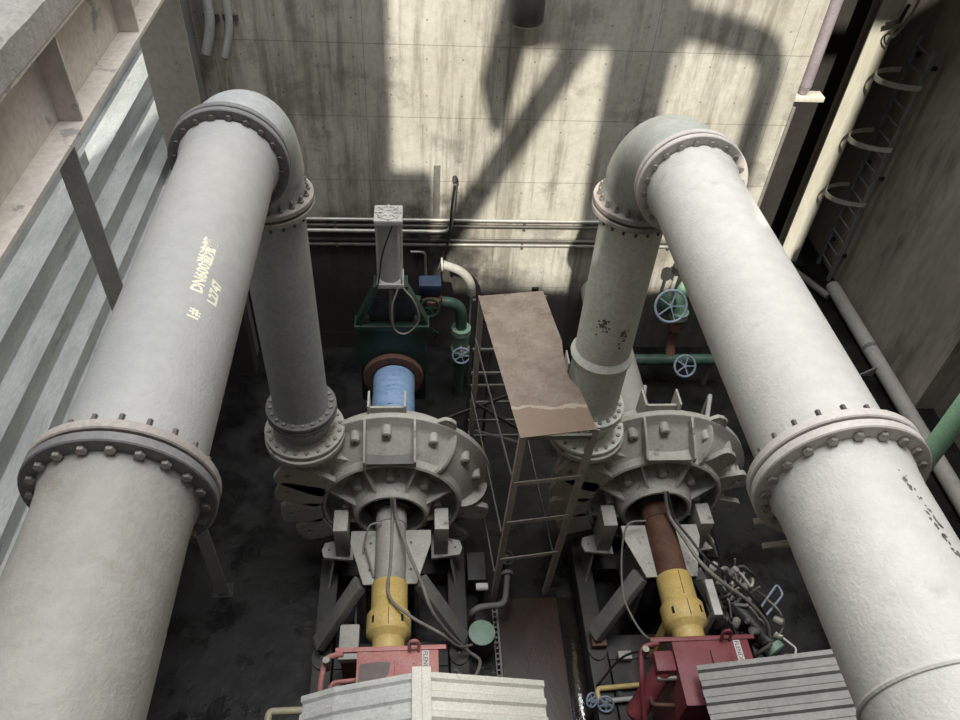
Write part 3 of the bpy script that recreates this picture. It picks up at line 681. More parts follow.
# ------------------------------------------------------------------ gearboxes
def make_gearbox(ax, side):
    L = side == 'L'; m = 'red' if L else 'red_dark'
    t = thing('gearbox', {'L': 'faded pink red gearbox half under the ridged silver cover', 'R': 'dark red gearbox half under the grey corrugated sheet'}[side], 'gearbox', (ax, 3.2, -8.87), 'two red gearboxes')
    x0, x1 = ax-.30, ax+.50
    MB().box(x0, x1, 2.85, 3.50, -8.868, -7.66).build('housing', m, t, bevel=.02)
    MB().box(x0-.22, x1+.10, 3.51, 3.56, -7.66, -7.62).box(x0, x1+.02, 2.85, 3.508, -7.655, -7.625).build('rim_flange', m, t, bevel=.008)
    MB().box(ax+.08, ax+.30, 2.95, 3.40, -7.62, -7.598).build('inspection_cover', m, t, bevel=.006)
    for dx, dy in ((.11, 3.36), (.27, 3.36), (.11, 3.0), (.27, 3.0), (.19, 3.25)):
        one_bolt(t, (ax+dx, dy, -7.597), (0, 0, 1), 'stud', 'bolt_dark', .45)
    MB().tube(smooth_path([(ax+.23, 3.50, -7.60), (ax+.23, 3.53, -7.50), (ax+.28, 3.53, -7.46), (ax+.32, 3.53, -7.52), (ax+.32, 3.5, -7.6)]), .018, 8).build('lifting_eye', m, t)
    st = MB().box(ax+.355, ax+.425, 3.235, 3.50, -7.624, -7.620).build('sticker', 'paper', t)
    cu = bpy.data.curves.new('t', 'FONT'); cu.body = 'FLENDER'; cu.size = .062; cu.space_character = 1.02
    to = bpy.data.objects.new('t', cu); COL.objects.link(to)
    me = bpy.data.meshes.new_from_object(to.evaluated_get(bpy.context.evaluated_depsgraph_get())); bpy.data.objects.remove(to)
    me.transform(Matrix.Translation(V((ax+.368, 3.492, -7.6185+H))-OFF[st]) @ Matrix.Rotation(-PI/2, 4, 'Z'))
    me.materials.clear(); me.materials.append(M['ink'])
    o = bpy.data.objects.new('lettering', me); COL.objects.link(o); o.parent = st
    if L:
        pts = [(-.27, 3.38), (-.10, 3.40), (.04, 3.39), (.02, 3.28), (-.06, 3.16), (-.20, 3.05), (-.28, 3.02), (-.28, 3.2)]
        MB().prism([(ax+x, y, -7.6245) for x, y in pts], (0, 0, .0015)).build('bare_patch', 'bare', t, smooth=False)
        MB().box(ax-.52, ax-.31, 3.56, 3.95, -8.0, -7.9).build('oil_cooler', 'bearing', t, bevel=.02)
        MB().box(ax-.50, ax-.33, 3.58, 3.92, -8.868, -8.001).build('cooler_stand', 'rust_ring', t)
    else:
        MB().lathe([(.05, 0), (.105, .01), (.115, .06), (.11, .10), (.11, .62), (.08, .66)], (ax-.40, 3.30, -7.72), V((-.32, -.35, -.55)), 28).build('oil_filter', m, t)
        MB().box(ax-.52, ax-.31, 3.20, 3.42, -7.76, -7.62).build('filter_head', m, t, bevel=.03)
    pl = MB(); pl.tube(fillet([(ax-.44, 3.5, -7.64), (ax-.62, 3.48, -7.66), (ax-.66, 3.2, -7.75), (ax-.62, 2.9, -8.1)], .08), .028, 10)
    pl.build('oil_pipe', m, t)
    pl = MB(); pl.tube(fillet([(ax-.30, 3.30, -7.8), (ax-.56, 3.28, -7.8), (ax-.56, 3.0, -7.95), (ax-.3, 3.0, -8.0)], .06), .022, 10)
    pl.build('oil_pipe', m if L else 'rust_ring', t)
    for z in (-7.75, -7.9): MB().cyl((ax-.5, 3.18, z), (ax-.301, 3.18, z), .03, seg=12).build('fitting', 'red' if L else 'bolt', t)
    MB().cyl((ax-.60, 3.42, -7.78), (ax-.60, 3.42, -7.58), .035, seg=12).build('oil_valve', 'bolt', t)
make_gearbox(-.317, 'L'); make_gearbox(2.935, 'R')

# ------------------------------------------------------------------ corrugated covers over the drives
def sheet(p0, p1, y0, y1, pitch=.175, h=.035, th=.004):
    """corrugated strip from p0 (x,z) to p1 (x,z); corrugation ridges run along the slope, spaced along Y"""
    q = MB(); prof_ = []
    y = y1
    while y > y0:
        prof_ += [(y, 0), (y-pitch*.30, 0), (y-pitch*.42, -h), (y-pitch*.86, -h)]; y -= pitch
    sl = math.atan2(p1[1]-p0[1], p1[0]-p0[0]); nx, nz = -math.sin(sl), math.cos(sl)
    if nz < 0: nx, nz = -nx, -nz
    vs = []
    for (x, z) in (p0, p1):
        for yy, dz in prof_: vs.append((x+nx*dz, yy, z+nz*dz))
        for yy, dz in prof_: vs.append((x+nx*(dz-th), yy, z+nz*(dz-th)))
    n_ = len(prof_); fs = []
    for i in range(n_-1):
        fs += [(i, i+1, 2*n_+i+1, 2*n_+i), (n_+i, 3*n_+i, 3*n_+i+1, n_+i+1), (i, n_+i, n_+i+1, i+1), (2*n_+i, 2*n_+i+1, 3*n_+i+1, 3*n_+i)]
    fs += [(0, 2*n_, 3*n_, n_), (n_-1, 2*n_-1, 4*n_-1, 3*n_-1)]
    return q.add(vs, fs)
s = thing('drive_cover', 'silver and cream ridged metal cover with a central ridge cap, bottom left of centre', 'cover', (0, 2, -8.9))
sheet((-.80, -7.37), (.0, -7.10), .3, 3.06).build('roof_sheet', 'sheet', s, smooth=False)
sheet((-1.12, -7.56), (-.805, -7.375), .3, 3.06).build('roof_sheet', 'sheet', s, smooth=False)
sheet((.07, -7.10), (1.21, -7.40), .3, 3.06).build('roof_sheet', 'sheet_cream', s, smooth=False)
MB().box(-.06, .03, .3, 3.10, -7.094, -7.075).box(.032, .115, .3, 3.10, -7.10, -7.082).build('ridge_cap', 'sheet_cream', s, bevel=.004)
for x in (-1.05, 1.15):
    for y in (.6, 2.5):
        MB().box(x-.03, x+.03, y-.03, y+.03, -8.858 if x < 0 else -9.2, -7.60 if x < 0 else -7.46).build('leg', 'black', s)
s = thing('drive_cover', 'dark grey corrugated sheet cover beside the lower right white pipe', 'cover', (3.6, 2, -8.9))
sheet((2.76, -7.42), (4.5, -7.06), .2, 3.16, pitch=.16).build('roof_sheet', 'sheet_dark', s, smooth=False)
for x, zz in ((2.84, -7.47), (4.42, -7.13)):
    for y in (.5, 2.6):
        MB().box(x-.03, x+.03, y-.03, y+.03, -8.866 if (x < 3 and y > 2) else -9.2, zz).build('leg', 'black', s)

# ------------------------------------------------------------------ suction sleeves and knife gate valve
s = thing('suction_pipe', 'dusty blue suction sleeve between the left pump and the gate valve', 'pipe', (-.33, 7, -8.2))
MB().lathe([(.27, 6.32), (.28, 6.5), (.292, 6.7), (.286, 6.9), (.294, 7.1), (.286, 7.3), (.292, 7.5), (.29, 7.585)], (-.33, 0, -7.9), (0, 1, 0), 48).build('sleeve', 'blue', s)
MB().hollow((-.33, 6.31, -7.9), (-.33, 6.45, -7.9), .305, .296).build('clamp_band', 'flange_rust', s)
MB().box(-.53, -.13, 6.5, 6.6, -9.2, -8.17).build('support', 'base', s)
s = thing('suction_pipe', 'grey suction sleeve behind the right pump, mostly hidden', 'pipe', (2.93, 7, -8.2))
MB().lathe([(.27, 6.32), (.28, 6.5), (.29, 9.0), (.28, 9.58)], (2.93, 0, -7.9), (0, 1, 0), 40).build('sleeve', 'pipe_dusty', s)
MB().box(2.73, 3.13, 7.5, 7.6, -9.2, -8.18).build('support', 'base', s)

vx, vy = -.34, 7.78
s = thing('knife_gate_valve', 'dark green knife gate valve with a white cylinder, behind the blue sleeve', 'valve', (vx, vy, -8.4))
MB().hollow((vx, 7.60, -7.9), (vx, 7.69, -7.9), .42, .296).build('flange', 'rust_ring', s)
MB().box(vx-.46, vx+.46, 7.70, 7.86, -8.45, -7.05).build('body', 'green_dark', s, bevel=.02)
MB().box(vx-.50, vx+.50, 7.66, 7.90, -7.045, -6.96).build('gland_box', 'green_dark', s, bevel=.01)
for sx in (-1, 1):
    MB().bar((vx+sx*.45, 7.78, -6.955), (vx+sx*.17, 7.78, -6.33), .07, .18, (0, 1, 0)).build('yoke_arm', 'green_dark', s, bevel=.006)
MB().box(vx-.22, vx+.22, 7.66, 7.90, -6.325, -6.27).build('yoke_head', 'green_dark', s, bevel=.008)
MB().cyl((vx, 7.78, -6.955), (vx, 7.78, -6.328), .04, seg=16).build('stem', 'bolt', s)
MB().box(vx-.30, vx+.30, 7.775, 7.785, -6.955, -6.55).build('gate_blade', 'black', s)
cy = MB().lathe([(.135, 0), (.135, .94)], (vx, 7.78, -6.26), (0, 0, 1), 32).build('cylinder', 'white_metal', s)
MB().box(vx-.17, vx+.17, 7.61, 7.95, -6.268, -6.20).build('lower_cap', 'white_metal', s, bevel=.01)
cap = MB().box(vx-.17, vx+.17, 7.61, 7.95, -5.32, -5.24).build('upper_cap', 'white_metal', s, bevel=.012)
hp = MB().ring((vx, 7.78, -5.24), (0, 0, 1), .06, .016, 20).ring((vx, 7.78, -5.24), (0, 0, 1), .13, .014, 24)
for k in range(8):
    a = PI*k/4; hp.bar((vx+.06*math.cos(a), 7.78+.06*math.sin(a), -5.235), (vx+.2*math.cos(a)*.8, 7.78+.2*math.sin(a)*.8, -5.235), .02, .02)
hp.build('cap_ribs', 'white_metal', cap)
for sx in (-1, 1):
    for sy in (-1, 1):
        MB().cyl((vx+sx*.145, 7.78+sy*.145, -6.199), (vx+sx*.145, 7.78+sy*.145, -5.321), .014, seg=8).build('tie_rod', 'white_metal', s)
MB().tube(smooth_path([(vx+.1, 7.60, -6.24), (vx+.02, 7.52, -6.5), (vx+.04, 7.5, -6.85), (vx+.2, 7.5, -6.93), (vx+.36, 7.5, -6.7), (vx+.3, 7.52, -6.4), (vx+.15, 7.6, -6.22)]), .012, 8).build('air_hose', 'cable', s)
MB().tube(smooth_path([(vx+.05, 7.60, -5.3), (vx-.08, 7.58, -5.7), (vx-.16, 7.58, -6.2), (vx-.34, 7.6, -6.6), (vx-.4, 7.62, -6.9)]), .010, 8).build('air_hose', 'cable_black', s)

# ------------------------------------------------------------------ green seal-water pipework
def handwheel(parent, c, ax, R, m='blue_wheel', name='handwheel', spokes=5, t=.016):
    ax_, u, w = basis(ax); c = V(c); q = MB().ring(c, ax, R, t)
    for k in range(spokes):
        a = 2*PI*k/spokes; q.bar(c, c+(u*math.cos(a)+w*math.sin(a))*(R-t*.4), .02, .016, ax_)
    q.lathe([(.03, -.02), (.03, .02)], c, ax_, 12)
    return q.build(name, m, parent)
s = thing('flushing_line', 'green flushing pipe with a gate valve, right of the white cylinder', 'pipework', (.5, 8.6, -8.6))
MB().tube(fillet([(-.12, 8.6, -7.3), (.64, 8.6, -7.34), (.66, 8.6, -7.82)], .28), .085, 18).build('pipe', 'green', s)
MB().tube(fillet([(.36, 8.75, -6.75), (.62, 8.75, -6.85), (.78, 8.75, -7.05), (.80, 8.75, -7.30)], .16), .062, 16).build('pipe', 'bearing', s)
MB().hollow((.34, 8.75, -6.752), (.37, 8.75, -6.75), .10, .03, 20).build('flange', 'bearing', s)
MB().hollow((.66, 8.6, -7.87), (.66, 8.6, -7.82), .15, .03, 24).hollow((.66, 8.6, -7.93), (.66, 8.6, -7.88), .15, .03, 24).build('flange', 'lid', s)
MB().lathe([(.07, 0), (.12, .05), (.13, .15), (.12, .25), (.07, .30)], (.66, 8.6, -8.235), (0, 0, 1), 20).build('valve_body', 'lid', s)
MB().hollow((.66, 8.6, -8.30), (.66, 8.6, -8.24), .15, .03, 24).build('flange', 'lid', s)
MB().tube([(.66, 8.6, -8.301), (.66, 8.6, -9.2)], .08, 16).build('pipe', 'green', s)
MB().cyl((.66, 8.47, -8.1), (.66, 8.28, -8.1), .02, seg=10).build('stem', 'bolt', s)
handwheel(s, (.66, 8.27, -8.1), (0, -1, .3), .13)
MB().box(.02, .34, 8.36, 8.60, -7.02, -6.82).build('actuator', 'blue_motor', s, bevel=.03)
MB().lathe([(.14, 0), (.16, .05), (.15, .16), (.10, .20)], (.20, 8.44, -7.24), (0, 0, 1), 20).build('valve_body', 'rust_brown', s)
handwheel(s, (.18, 8.28, -7.16), (0, -1, .4), .13, 'green_dark', spokes=6)
MB().tube([(.16, 8.42, -7.3), (.1, 8.4, -7.6), (.3, 8.4, -7.75), (.22, 8.4, -7.9)], .02, 8).build('drain', 'green_dark', s)
MB().tube([(.795, 8.76, -7.36), (.795, 8.76, -8.2)], .012, 8).build('drip_tube', 'white_metal', s)

s = thing('flushing_line', 'green flushing pipe with blue handwheels, between the right riser and white pipe', 'pipework', (4, 8.9, -8.6))
MB().tube(fillet([(3.95, 8.9, -6.85), (4.12, 8.9, -7.05), (4.02, 8.9, -7.5), (4.10, 8.9, -7.74)], .14), .10, 18).build('pipe', 'green_pale', s)
MB().tube([(3.0, 8.7, -8.62), (5.0, 8.7, -8.62)], .09, 18).build('pipe', 'green', s)
MB().hollow((4.1, 8.9, -7.80), (4.1, 8.9, -7.745), .15, .03, 24).hollow((4.1, 8.9, -7.87), (4.1, 8.9, -7.81), .15, .03, 24).build('flange', 'lid', s)
MB().lathe([(.07, 0), (.13, .06), (.13, .22), (.07, .28)], (4.1, 8.9, -8.155), (0, 0, 1), 20).build('valve_body', 'rust_ring', s)
MB().tube(fillet([(4.1, 8.9, -8.16), (4.1, 8.9, -8.4), (4.1, 8.72, -8.62)], .15), .08, 16).build('pipe', 'rust_ring', s)
handwheel(s, (3.78, 8.55, -7.35), (0, -.8, .5), .24, t=.02); MB().cyl((3.78, 8.57, -7.36), (3.90, 8.9, -7.55), .025, seg=10).build('stem', 'bolt', s)
MB().lathe([(.09, 0), (.13, .08), (.13, .26), (.08, .34)], (3.86, 8.9, -7.75), (0, 0, 1), 18).build('valve_body', 'green', s)
handwheel(s, (4.26, 8.45, -8.52), (0, -.75, .65), .17, t=.018); MB().cyl((4.26, 8.47, -8.54), (4.26, 8.7, -8.62), .025, seg=10).build('stem', 'bolt', s)
for x in (3.3, 4.8): MB().box(x-.03, x+.03, 8.67, 8.73, -9.2, -8.70).build('pipe_stand', 'brace', s)
MB().lathe([(.09, 0), (.09, .12), (.03, .16)], (3.86, 8.86, -6.95), (0, 0, 1), 16).build('gauge_head', 'black', s)
MB().tube([(3.86, 8.88, -7.42), (3.86, 8.86, -6.95)], .03, 10).build('gauge_stem', 'white_metal', s)
for k, (x0, y0, x1, y1) in enumerate(((3.55, 8.1, 3.3, 7.3), (4.55, 7.9, 4.2, 7.0))):
    tag(MB().tube([(x0, y0, -8.62), (x1, y1, -8.62)], .035, 10).box(x0-.03, x0+.03, y0-.03, y0+.03, -9.2, -8.66).box(x1-.03, x1+.03, y1-.03, y1+.03, -9.2, -8.66).build('handrail', 'white_metal'),
        ('pale thin rail behind the right pump, left one under the riser', 'pale thin rail behind the right pump, beside the white pipe')[k], 'rail', 'thin rails behind the right pump')

# ------------------------------------------------------------------ wall conduits and fittings
cz = [(-6.56, 'conduit'), (-6.66, 'conduit_dark'), (-6.72, 'conduit'), (-6.92, 'conduit_dark'), (-7.00, 'conduit')]
names = ['topmost', 'second from the top', 'third from the top', 'fourth from the top', 'lowest']
for i, (z, m) in enumerate(cz):
    x1 = 4.9 if i != 2 else .3
    q = thing('conduit', 'horizontal conduit along the back wall, %s of the row of five' % names[i], 'conduit', (0, 9.57, z), 'horizontal conduits on the back wall')
    if i == 2:
        MB().tube(fillet([(-2.6, 9.506, z), (.50, 9.506, z), (.54, 9.506, -5.85)], .14), .03, 12).build('tube', m, q)
        MB().tube(smooth_path([(.54, 9.506, -5.845), (.535, 9.495, -5.80), (.53, 9.46, -5.79), (.53, 9.43, -5.83)]), .036, 10).build('gooseneck', 'black', q)
    else:
        MB().tube([(-2.6, 9.565, z), (x1, 9.565, z)], .028, 12).build('tube', m, q)
    for x in (-1.2, .2 if i == 2 else 1.6, 3.9):
        if x < x1: MB().box(x-.02, x+.02, 9.53, 9.598, z-.045, z-.031).build('clip', 'conduit_dark', q)
q = MB().tube(smooth_path([(.53, 9.425, -5.88), (.50, 9.43, -6.2), (.47, 9.44, -6.8), (.38, 9.40, -7.1), (.30, 9.2, -7.25), (.22, 8.7, -6.95)]), .016, 8)
tag(q.build('cable', 'cable_black'), 'black cable hanging from the wall gooseneck down to the blue actuator', 'cable')
q = MB().tube(fillet([(-.1, 9.565, -7.14), (.12, 9.565, -7.14), (.14, 9.565, -7.7)], .08), .022, 10)
tag(q.build('conduit_stub', 'conduit'), 'short bent conduit end below the row of wall conduits', 'conduit')
q = MB(); q.box(.235, .33, 9.585, 9.599, -6.55, -5.66)
tag(q.build('wall_plate', 'brace', bevel=.01), 'narrow upright dark plate on the back wall left of the gooseneck', 'plate')
for k, (x, zb) in enumerate(((-2.44, -4.12), (-2.22, -4.16))):
    q = thing('cut_pipe', ('pale cut-off pipe at the top left of the back wall, thicker one', 'pale cut-off pipe at the top left of the back wall, thinner one')[k], 'pipe', (x, 9.5, zb))
    rr_ = .06 if k == 0 else .045
    MB().tube(fillet([(x, 9.52, -1.5), (x, 9.52, zb+.35), (x-.12, 9.50, zb)], .25), rr_, 14).build('pipe', 'white_metal', q)
    MB().lathe([(rr_*.8, 0), (rr_*.8, .012)], V((x-.12, 9.50, zb)), V((-.12, -.02, -.35)), 12).build('open_end', 'black', q)
    MB().box(x-.09, x+.09, 9.578, 9.598, -3.75, -3.68).build('clamp', 'conduit_dark', q)
q = MB().tube(smooth_path([(-2.35, 9.50, -4.2), (-2.40, 9.53, -4.7), (-2.44, 9.56, -5.4), (-2.43, 9.57, -6.3)]), .010, 6)
tag(q.build('wire', 'cream_pipe'), 'thin pale wire dangling from the cut-off pipe', 'wire')
q = thing('wall_lamp', 'dark round lamp housing at the top middle of the back wall', 'lamp', (1.3, 9.4, -3.5))
MB().lathe([(.20, 0), (.215, .03), (.215, .50), (.16, .58)], (1.30, 9.36, -3.56), (0, 0, 1), 36).build('housing', 'lamp', q)
MB().lathe([(.19, 0), (.16, .03)], (1.30, 9.36, -3.562), (0, 0, -1), 36).build('lens', 'white_metal', q)
MB().box(1.22, 1.38, 9.575, 9.60, -3.4, -3.1).build('wall_mount', 'black', q)

# ------------------------------------------------------------------ work platform
s = thing('work_platform', 'tall steel work platform with a rusty tan deck plate between the pumps', 'platform', (1.25, 5.8, -9.2))
dk = MB().prism([(.71, 6.92, -5.806), (1.49, 7.02, -5.806), (1.60, 6.15, -5.806), (1.585, 5.95, -5.806), (1.60, 5.58, -5.806), (1.69, 5.42, -5.806), (1.78, 4.87, -5.806), (1.0, 4.77, -5.806)], (0, 0, .008))
dko = dk.build('deck_plate', 'deck', s, origin=(1.2, 4.8, -5.8), smooth=False)
MB().box(1.585, 1.60, 5.66, 5.86, -5.80, -5.66).build('edge_plate', 'white_metal', s)
MB().box(1.36, 1.44, 7.03, 7.06, -5.85, -5.77).build('edge_block', 'black', s)
legs = [((1.0, 4.79), (.93, 4.83)), ((1.74, 4.87), (1.62, 4.92)), ((.72, 6.88), (.74, 7.2)), ((1.46, 6.94), (1.5, 7.2))]
for (tx, ty), (bx, by) in legs:
    MB().angle((tx, ty, -5.81), (bx, by, -9.2), .068, .008, (1, 0, 0), (0, 1, 0)).build('leg', 'steel_col', s)
def lp(i, z):
    (tx, ty), (bx, by) = legs[i]; t_ = (-5.81-z)/3.39; return V((tx+(bx-tx)*t_+.02, ty+(by-ty)*t_-.012, z))
for z in (-6.58, -7.33, -8.12):
    MB().bar(lp(0, z), lp(1, z), .012, .06).build('rung', 'steel_col', s)
for z in (-6.5, -7.6, -8.5):
    MB().bar(lp(0, z)+V((-.03, .05, 0)), lp(2, z)+V((-.03, 0, 0)), .012, .05).build('side_rail', 'brace', s)
    if z < -8: MB().bar(lp(1, z)+V((.04, .05, 0)), lp(3, z)+V((.04, 0, 0)), .012, .05).build('side_rail', 'brace', s)
MB().bar(lp(0, -5.95)+V((.05, .04, 0)), lp(2, -8.4)+V((.05, -.05, 0)), .05, .012).build('brace', 'brace', s)
MB().box(1.02, 1.72, 4.80, 4.83, -5.87, -5.81).build('front_bearer', 'brace', s)

s = thing('scaffold_frame', 'dark steel ladder frame standing behind the work platform', 'frame', (1.0, 7.5, -9.2))
for x in (.72, .98, 1.55):
    MB().box(x-.02, x+.02, 7.43, 7.47, -9.2, -6.3).build('upright', 'black' if x > 1 else 'truss', s)
for z in (-7.15, -7.6, -7.85, -8.2, -8.6, -8.95):
    MB().box(.74, 1.53, 7.40, 7.428, z-.02, z+.02).build('rung', 'brace', s)
MB().bar((.35, 7.38, -8.55), (1.5, 7.38, -7.9), .02, .05).bar((.75, 7.36, -8.1), (1.5, 7.36, -8.75), .02, .05).build('brace', 'truss', s)

# ------------------------------------------------------------------ things on the floor
q = MB().box(1.02, 1.78, 2.2, 4.86, -9.199, -9.165)
tag(q.build('trench_cover', 'cover_brown', bevel=.004), 'rust brown steel trench cover on the floor in front of the platform, left plate', 'floor plate', 'trench covers between the pumps')
q = MB().box(1.80, 2.02, 2.2, 4.86, -9.199, -9.165)
tag(q.build('trench_cover', 'wet_plate', bevel=.004), 'narrow dark wet trench cover beside the right pump base', 'floor plate', 'trench covers between the pumps')
s = thing('floor_grating', 'slotted steel drain grating on the floor right of the green lid', 'grating', (.98, 4.3, -9.2))
MB().box(.935, .95, 3.4, 4.72, -9.199, -9.14).box(.985, 1.012, 3.4, 4.72, -9.199, -9.14).build('side_bar', 'brace', s)
gb = MB()
for k in range(19): gb.box(.951, .984, 3.44+k*.068, 3.462+k*.068, -9.195, -9.145)
gb.build('cross_bars', 'brace', s)
s = thing('sump_drum', 'round drum with a pale green lid beside the left pump', 'drum', (.76, 4.24, -9.2))
MB().lathe([(.155, 0), (.165, .03), (.165, .36), (.155, .38)], (.76, 4.24, -9.2), (0, 0, 1), 36).build('body', 'base', s)
MB().lathe([(.16, 0), (.16, .02), (.14, .028)], (.76, 4.24, -8.819), (0, 0, 1), 36).build('lid', 'lid', s)
s = thing('drain_pipe', 'bent grey drain pipe with a handwheel valve beside the green lid', 'pipe', (.9, 4.6, -9.0))
MB().tube(fillet([(.66, 4.50, -9.19), (.66, 4.52, -8.82), (.76, 4.57, -8.80), (1.07, 4.60, -8.82), (1.13, 4.98, -8.80)], .10), .04, 14).build('pipe', 'brace', s)
MB().hollow((1.13, 4.98, -8.80), (1.13, 5.03, -8.80), .08, .03, 20).build('union', 'brace', s)
MB().tube([(1.13, 5.035, -8.8), (1.13, 5.2, -8.8), (1.13, 5.24, -9.19)], .035, 12).build('outlet', 'black', s)
handwheel(s, (1.13, 5.16, -8.66), (0, -.2, 1), .085, 'truss', spokes=3, t=.012)
MB().cyl((1.13, 5.16, -8.765), (1.13, 5.16, -8.66), .014, seg=8).build('stem', 'bolt', s)
q = thing('floor_valve', 'small white capped valve standing beside the drain pipe', 'valve', (.80, 4.9, -9.2))
MB().cyl((.80, 4.86, -9.2), (.80, 4.86, -8.88), .03, seg=12).build('stem', 'base', q)
MB().lathe([(.045, 0), (.05, .02), (.05, .13), (.045, .15)], (.725, 4.86, -8.84), (1, 0, 0), 14).build('cap', 'paper', q)
q = MB().tube(fillet([(-1.60, 1.9, -8.62), (-1.60, 3.33, -8.60), (-1.16, 3.33, -8.60)], .05), .04, 12).tube([(-1.60, 3.0, -8.62), (-1.60, 3.0, -9.2)], .03, 10)
tag(q.build('pipe_rail', 'cream_pipe'), 'cream bent pipe rail at the lower left beside the silver cover', 'rail')
q = MB().box(-1.00, -.86, 3.38, 3.62, -8.858, -8.62)
tag(q.build('junction_block', 'bearing', bevel=.03), 'pale perforated block on the base beam left of the pink gearbox', 'block')
q = MB().box(.63, .86, 4.95, 5.35, -9.198, -8.82)
tag(q.build('cable_box', 'base', bevel=.01), 'dark square box on the floor right of the left pump', 'box')

s = thing('oil_line', 'pale yellow oil pipe with two grey handwheels, left of the dark red gearbox', 'pipework', (2.3, 3.45, -9.0))
MB().tube(fillet([(2.04, 3.36, -8.82), (2.04, 3.52, -8.80), (2.62, 3.55, -8.80)], .04), .03, 12).build('pipe', 'yellow_pipe', s)
MB().tube([(2.12, 3.38, -8.80), (2.62, 3.40, -8.80)], .028, 12).build('pipe', 'white_metal', s)
handwheel(s, (2.10, 3.33, -8.76), (-.2, -.7, .7), .085, t=.012); handwheel(s, (1.95, 3.38, -8.76), (.5, -.5, .7), .075, t=.012)
MB().tube([(1.98, 3.39, -8.81), (2.05, 3.40, -8.81)], .02, 8).build('stem', 'bolt', s)
MB().box(2.28, 2.33, 3.36, 3.54, -8.86, -8.833).build('saddle', 'base', s)
q = MB().box(2.06, 2.24, 4.0, 4.18, -8.83, -8.74)
tag(q.build('steel_block', 'rust_ring', bevel=.01), 'rusty steel block on the base left of the dark red gearbox', 'block')
q = MB().box(2.36, 2.52, 3.85, 3.95, -8.86, -8.78)
tag(q.build('steel_block', 'bearing', bevel=.01), 'pale steel block on the right pump base near the yellow guard', 'block')

# cables on the pumps
def cable(pts, r, m, label, name='cable'):
    tag(MB().tube(smooth_path(pts), r, 8).build(name, m), label, 'cable', None)
zc = -7.9
cable([(-.31, 5.26, -7.44), (-.30, 5.18, -7.66), (-.30, 4.9, -7.70), (-.31, 4.5, -7.70), (-.33, 4.25, -7.67), (-.27, 4.05, -7.63), (-.05, 3.85, -7.62), (.22, 3.65, -7.56), (.42, 3.66, -7.9), (.6, 3.9, -8.4)], .017, 'cable', 'grey cable running over the left yellow guard')
cable([(-.28, 5.26, -7.44), (-.24, 5.10, -7.66), (-.12, 4.7, -7.66), (.04, 4.35, -7.8), (.15, 4.1, -7.95), (.34, 4.0, -8.3), (.56, 3.98, -8.7), (.72, 3.9, -8.84), (.60, 3.7, -8.9), (.42, 3.78, -8.75)], .020, 'cable', 'long grey cable dropping right of the left yellow guard')
cable([(-.42, 5.10, -7.72), (-.56, 5.06, -7.72), (-.62, 4.9, -7.85), (-.66, 4.6, -8.1), (-.72, 4.3, -8.4), (-.70, 4.1, -8.8)], .012, 'cable', 'thin grey cable left of the left bearing housing')
cable([(-.62, 4.9, -7.86), (-.56, 4.7, -7.86), (-.50, 4.5, -7.9)], .012, 'cable', 'short cable tail with a sensor on the left pump stay')
cable([(2.93, 5.26, -7.42), (3.0, 5.08, -7.66), (3.10, 4.75, -7.66), (3.22, 4.45, -7.68), (3.42, 4.25, -7.75), (3.75, 4.10, -7.95), (4.05, 4.0, -8.3), (4.15, 3.9, -8.6)], .022, 'cable', 'grey cable dropping right of the right yellow guard')
cable([(2.96, 5.26, -7.42), (3.05, 5.02, -7.64), (3.17, 4.72, -7.64), (3.30, 4.50, -7.68), (3.55, 4.32, -7.78), (3.85, 4.12, -7.98), (4.12, 4.1, -8.4)], .016, 'cable_black', 'black cable beside the right yellow guard')
cable([(2.72, 5.06, -7.73), (2.50, 5.02, -7.74), (2.42, 4.8, -7.95), (2.40, 4.4, -8.2), (2.44, 4.1, -8.2), (2.52, 3.8, -8.1), (2.58, 3.6, -7.8)], .012, 'cable', 'thin grey cable left of the rust brown bearing housing')
cable([(2.55, 3.62, -8.0), (2.3, 3.7, -8.4), (2.1, 3.6, -8.78), (2.0, 3.55, -9.0)], .014, 'cable_black', 'thin black cable crossing to the yellow oil pipe')

# tangle of hoses and fittings right of the right pump
s = thing('hose_manifold', 'tangle of black and silver hoses on a manifold right of the right pump', 'manifold', (4.05, 4.3, -9.2))
MB().box(3.98, 4.14, 3.75, 4.25, -9.2, -8.72).build('stand', 'base', s, bevel=.01)
MB().cyl((3.86, 4.40, -8.60), (4.16, 3.86, -8.60), .11, seg=24).build('filter_body', 'black', s)
MB().lathe([(.115, 0), (.12, .02), (.12, .08), (.09, .10)], (4.16, 3.86, -8.60), (.3, -.54, 0), 24).build('filter_cap', 'lid', s)
rs = random.Random(11)
for k in range(22):
    x = 3.66+rs.uniform(0, .5); y = 3.7+rs.uniform(0, 1.3)
    pts = [(x, y, -8.62+rs.uniform(0, .2))]
    for j in range(5):
        pts.append((min(4.45, max(3.64, pts[-1][0]+rs.uniform(-.16, .18))), max(3.6, pts[-1][1]+rs.uniform(-.24, .2)), -8.75+rs.uniform(0, .35)))
    MB().tube(smooth_path(pts), rs.choice((.012, .016, .022, .028)), 8).build('hose', rs.choice(('cable_black', 'cable', 'conduit_dark', 'conduit', 'black')), s)
for x, y in ((3.74, 4.9), (3.9, 4.75), (4.05, 4.6), (3.8, 4.15), (4.25, 4.15), (4.0, 4.0)):
    MB().lathe([(.02, 0), (.045, .01), (.05, .05), (.045, .12), (.02, .13)], (x, y, -8.5), (rs.uniform(-1, 1), rs.uniform(-1, .2), .5), 12).build('coupler', rs.choice(('conduit', 'bearing', 'paper')), s)
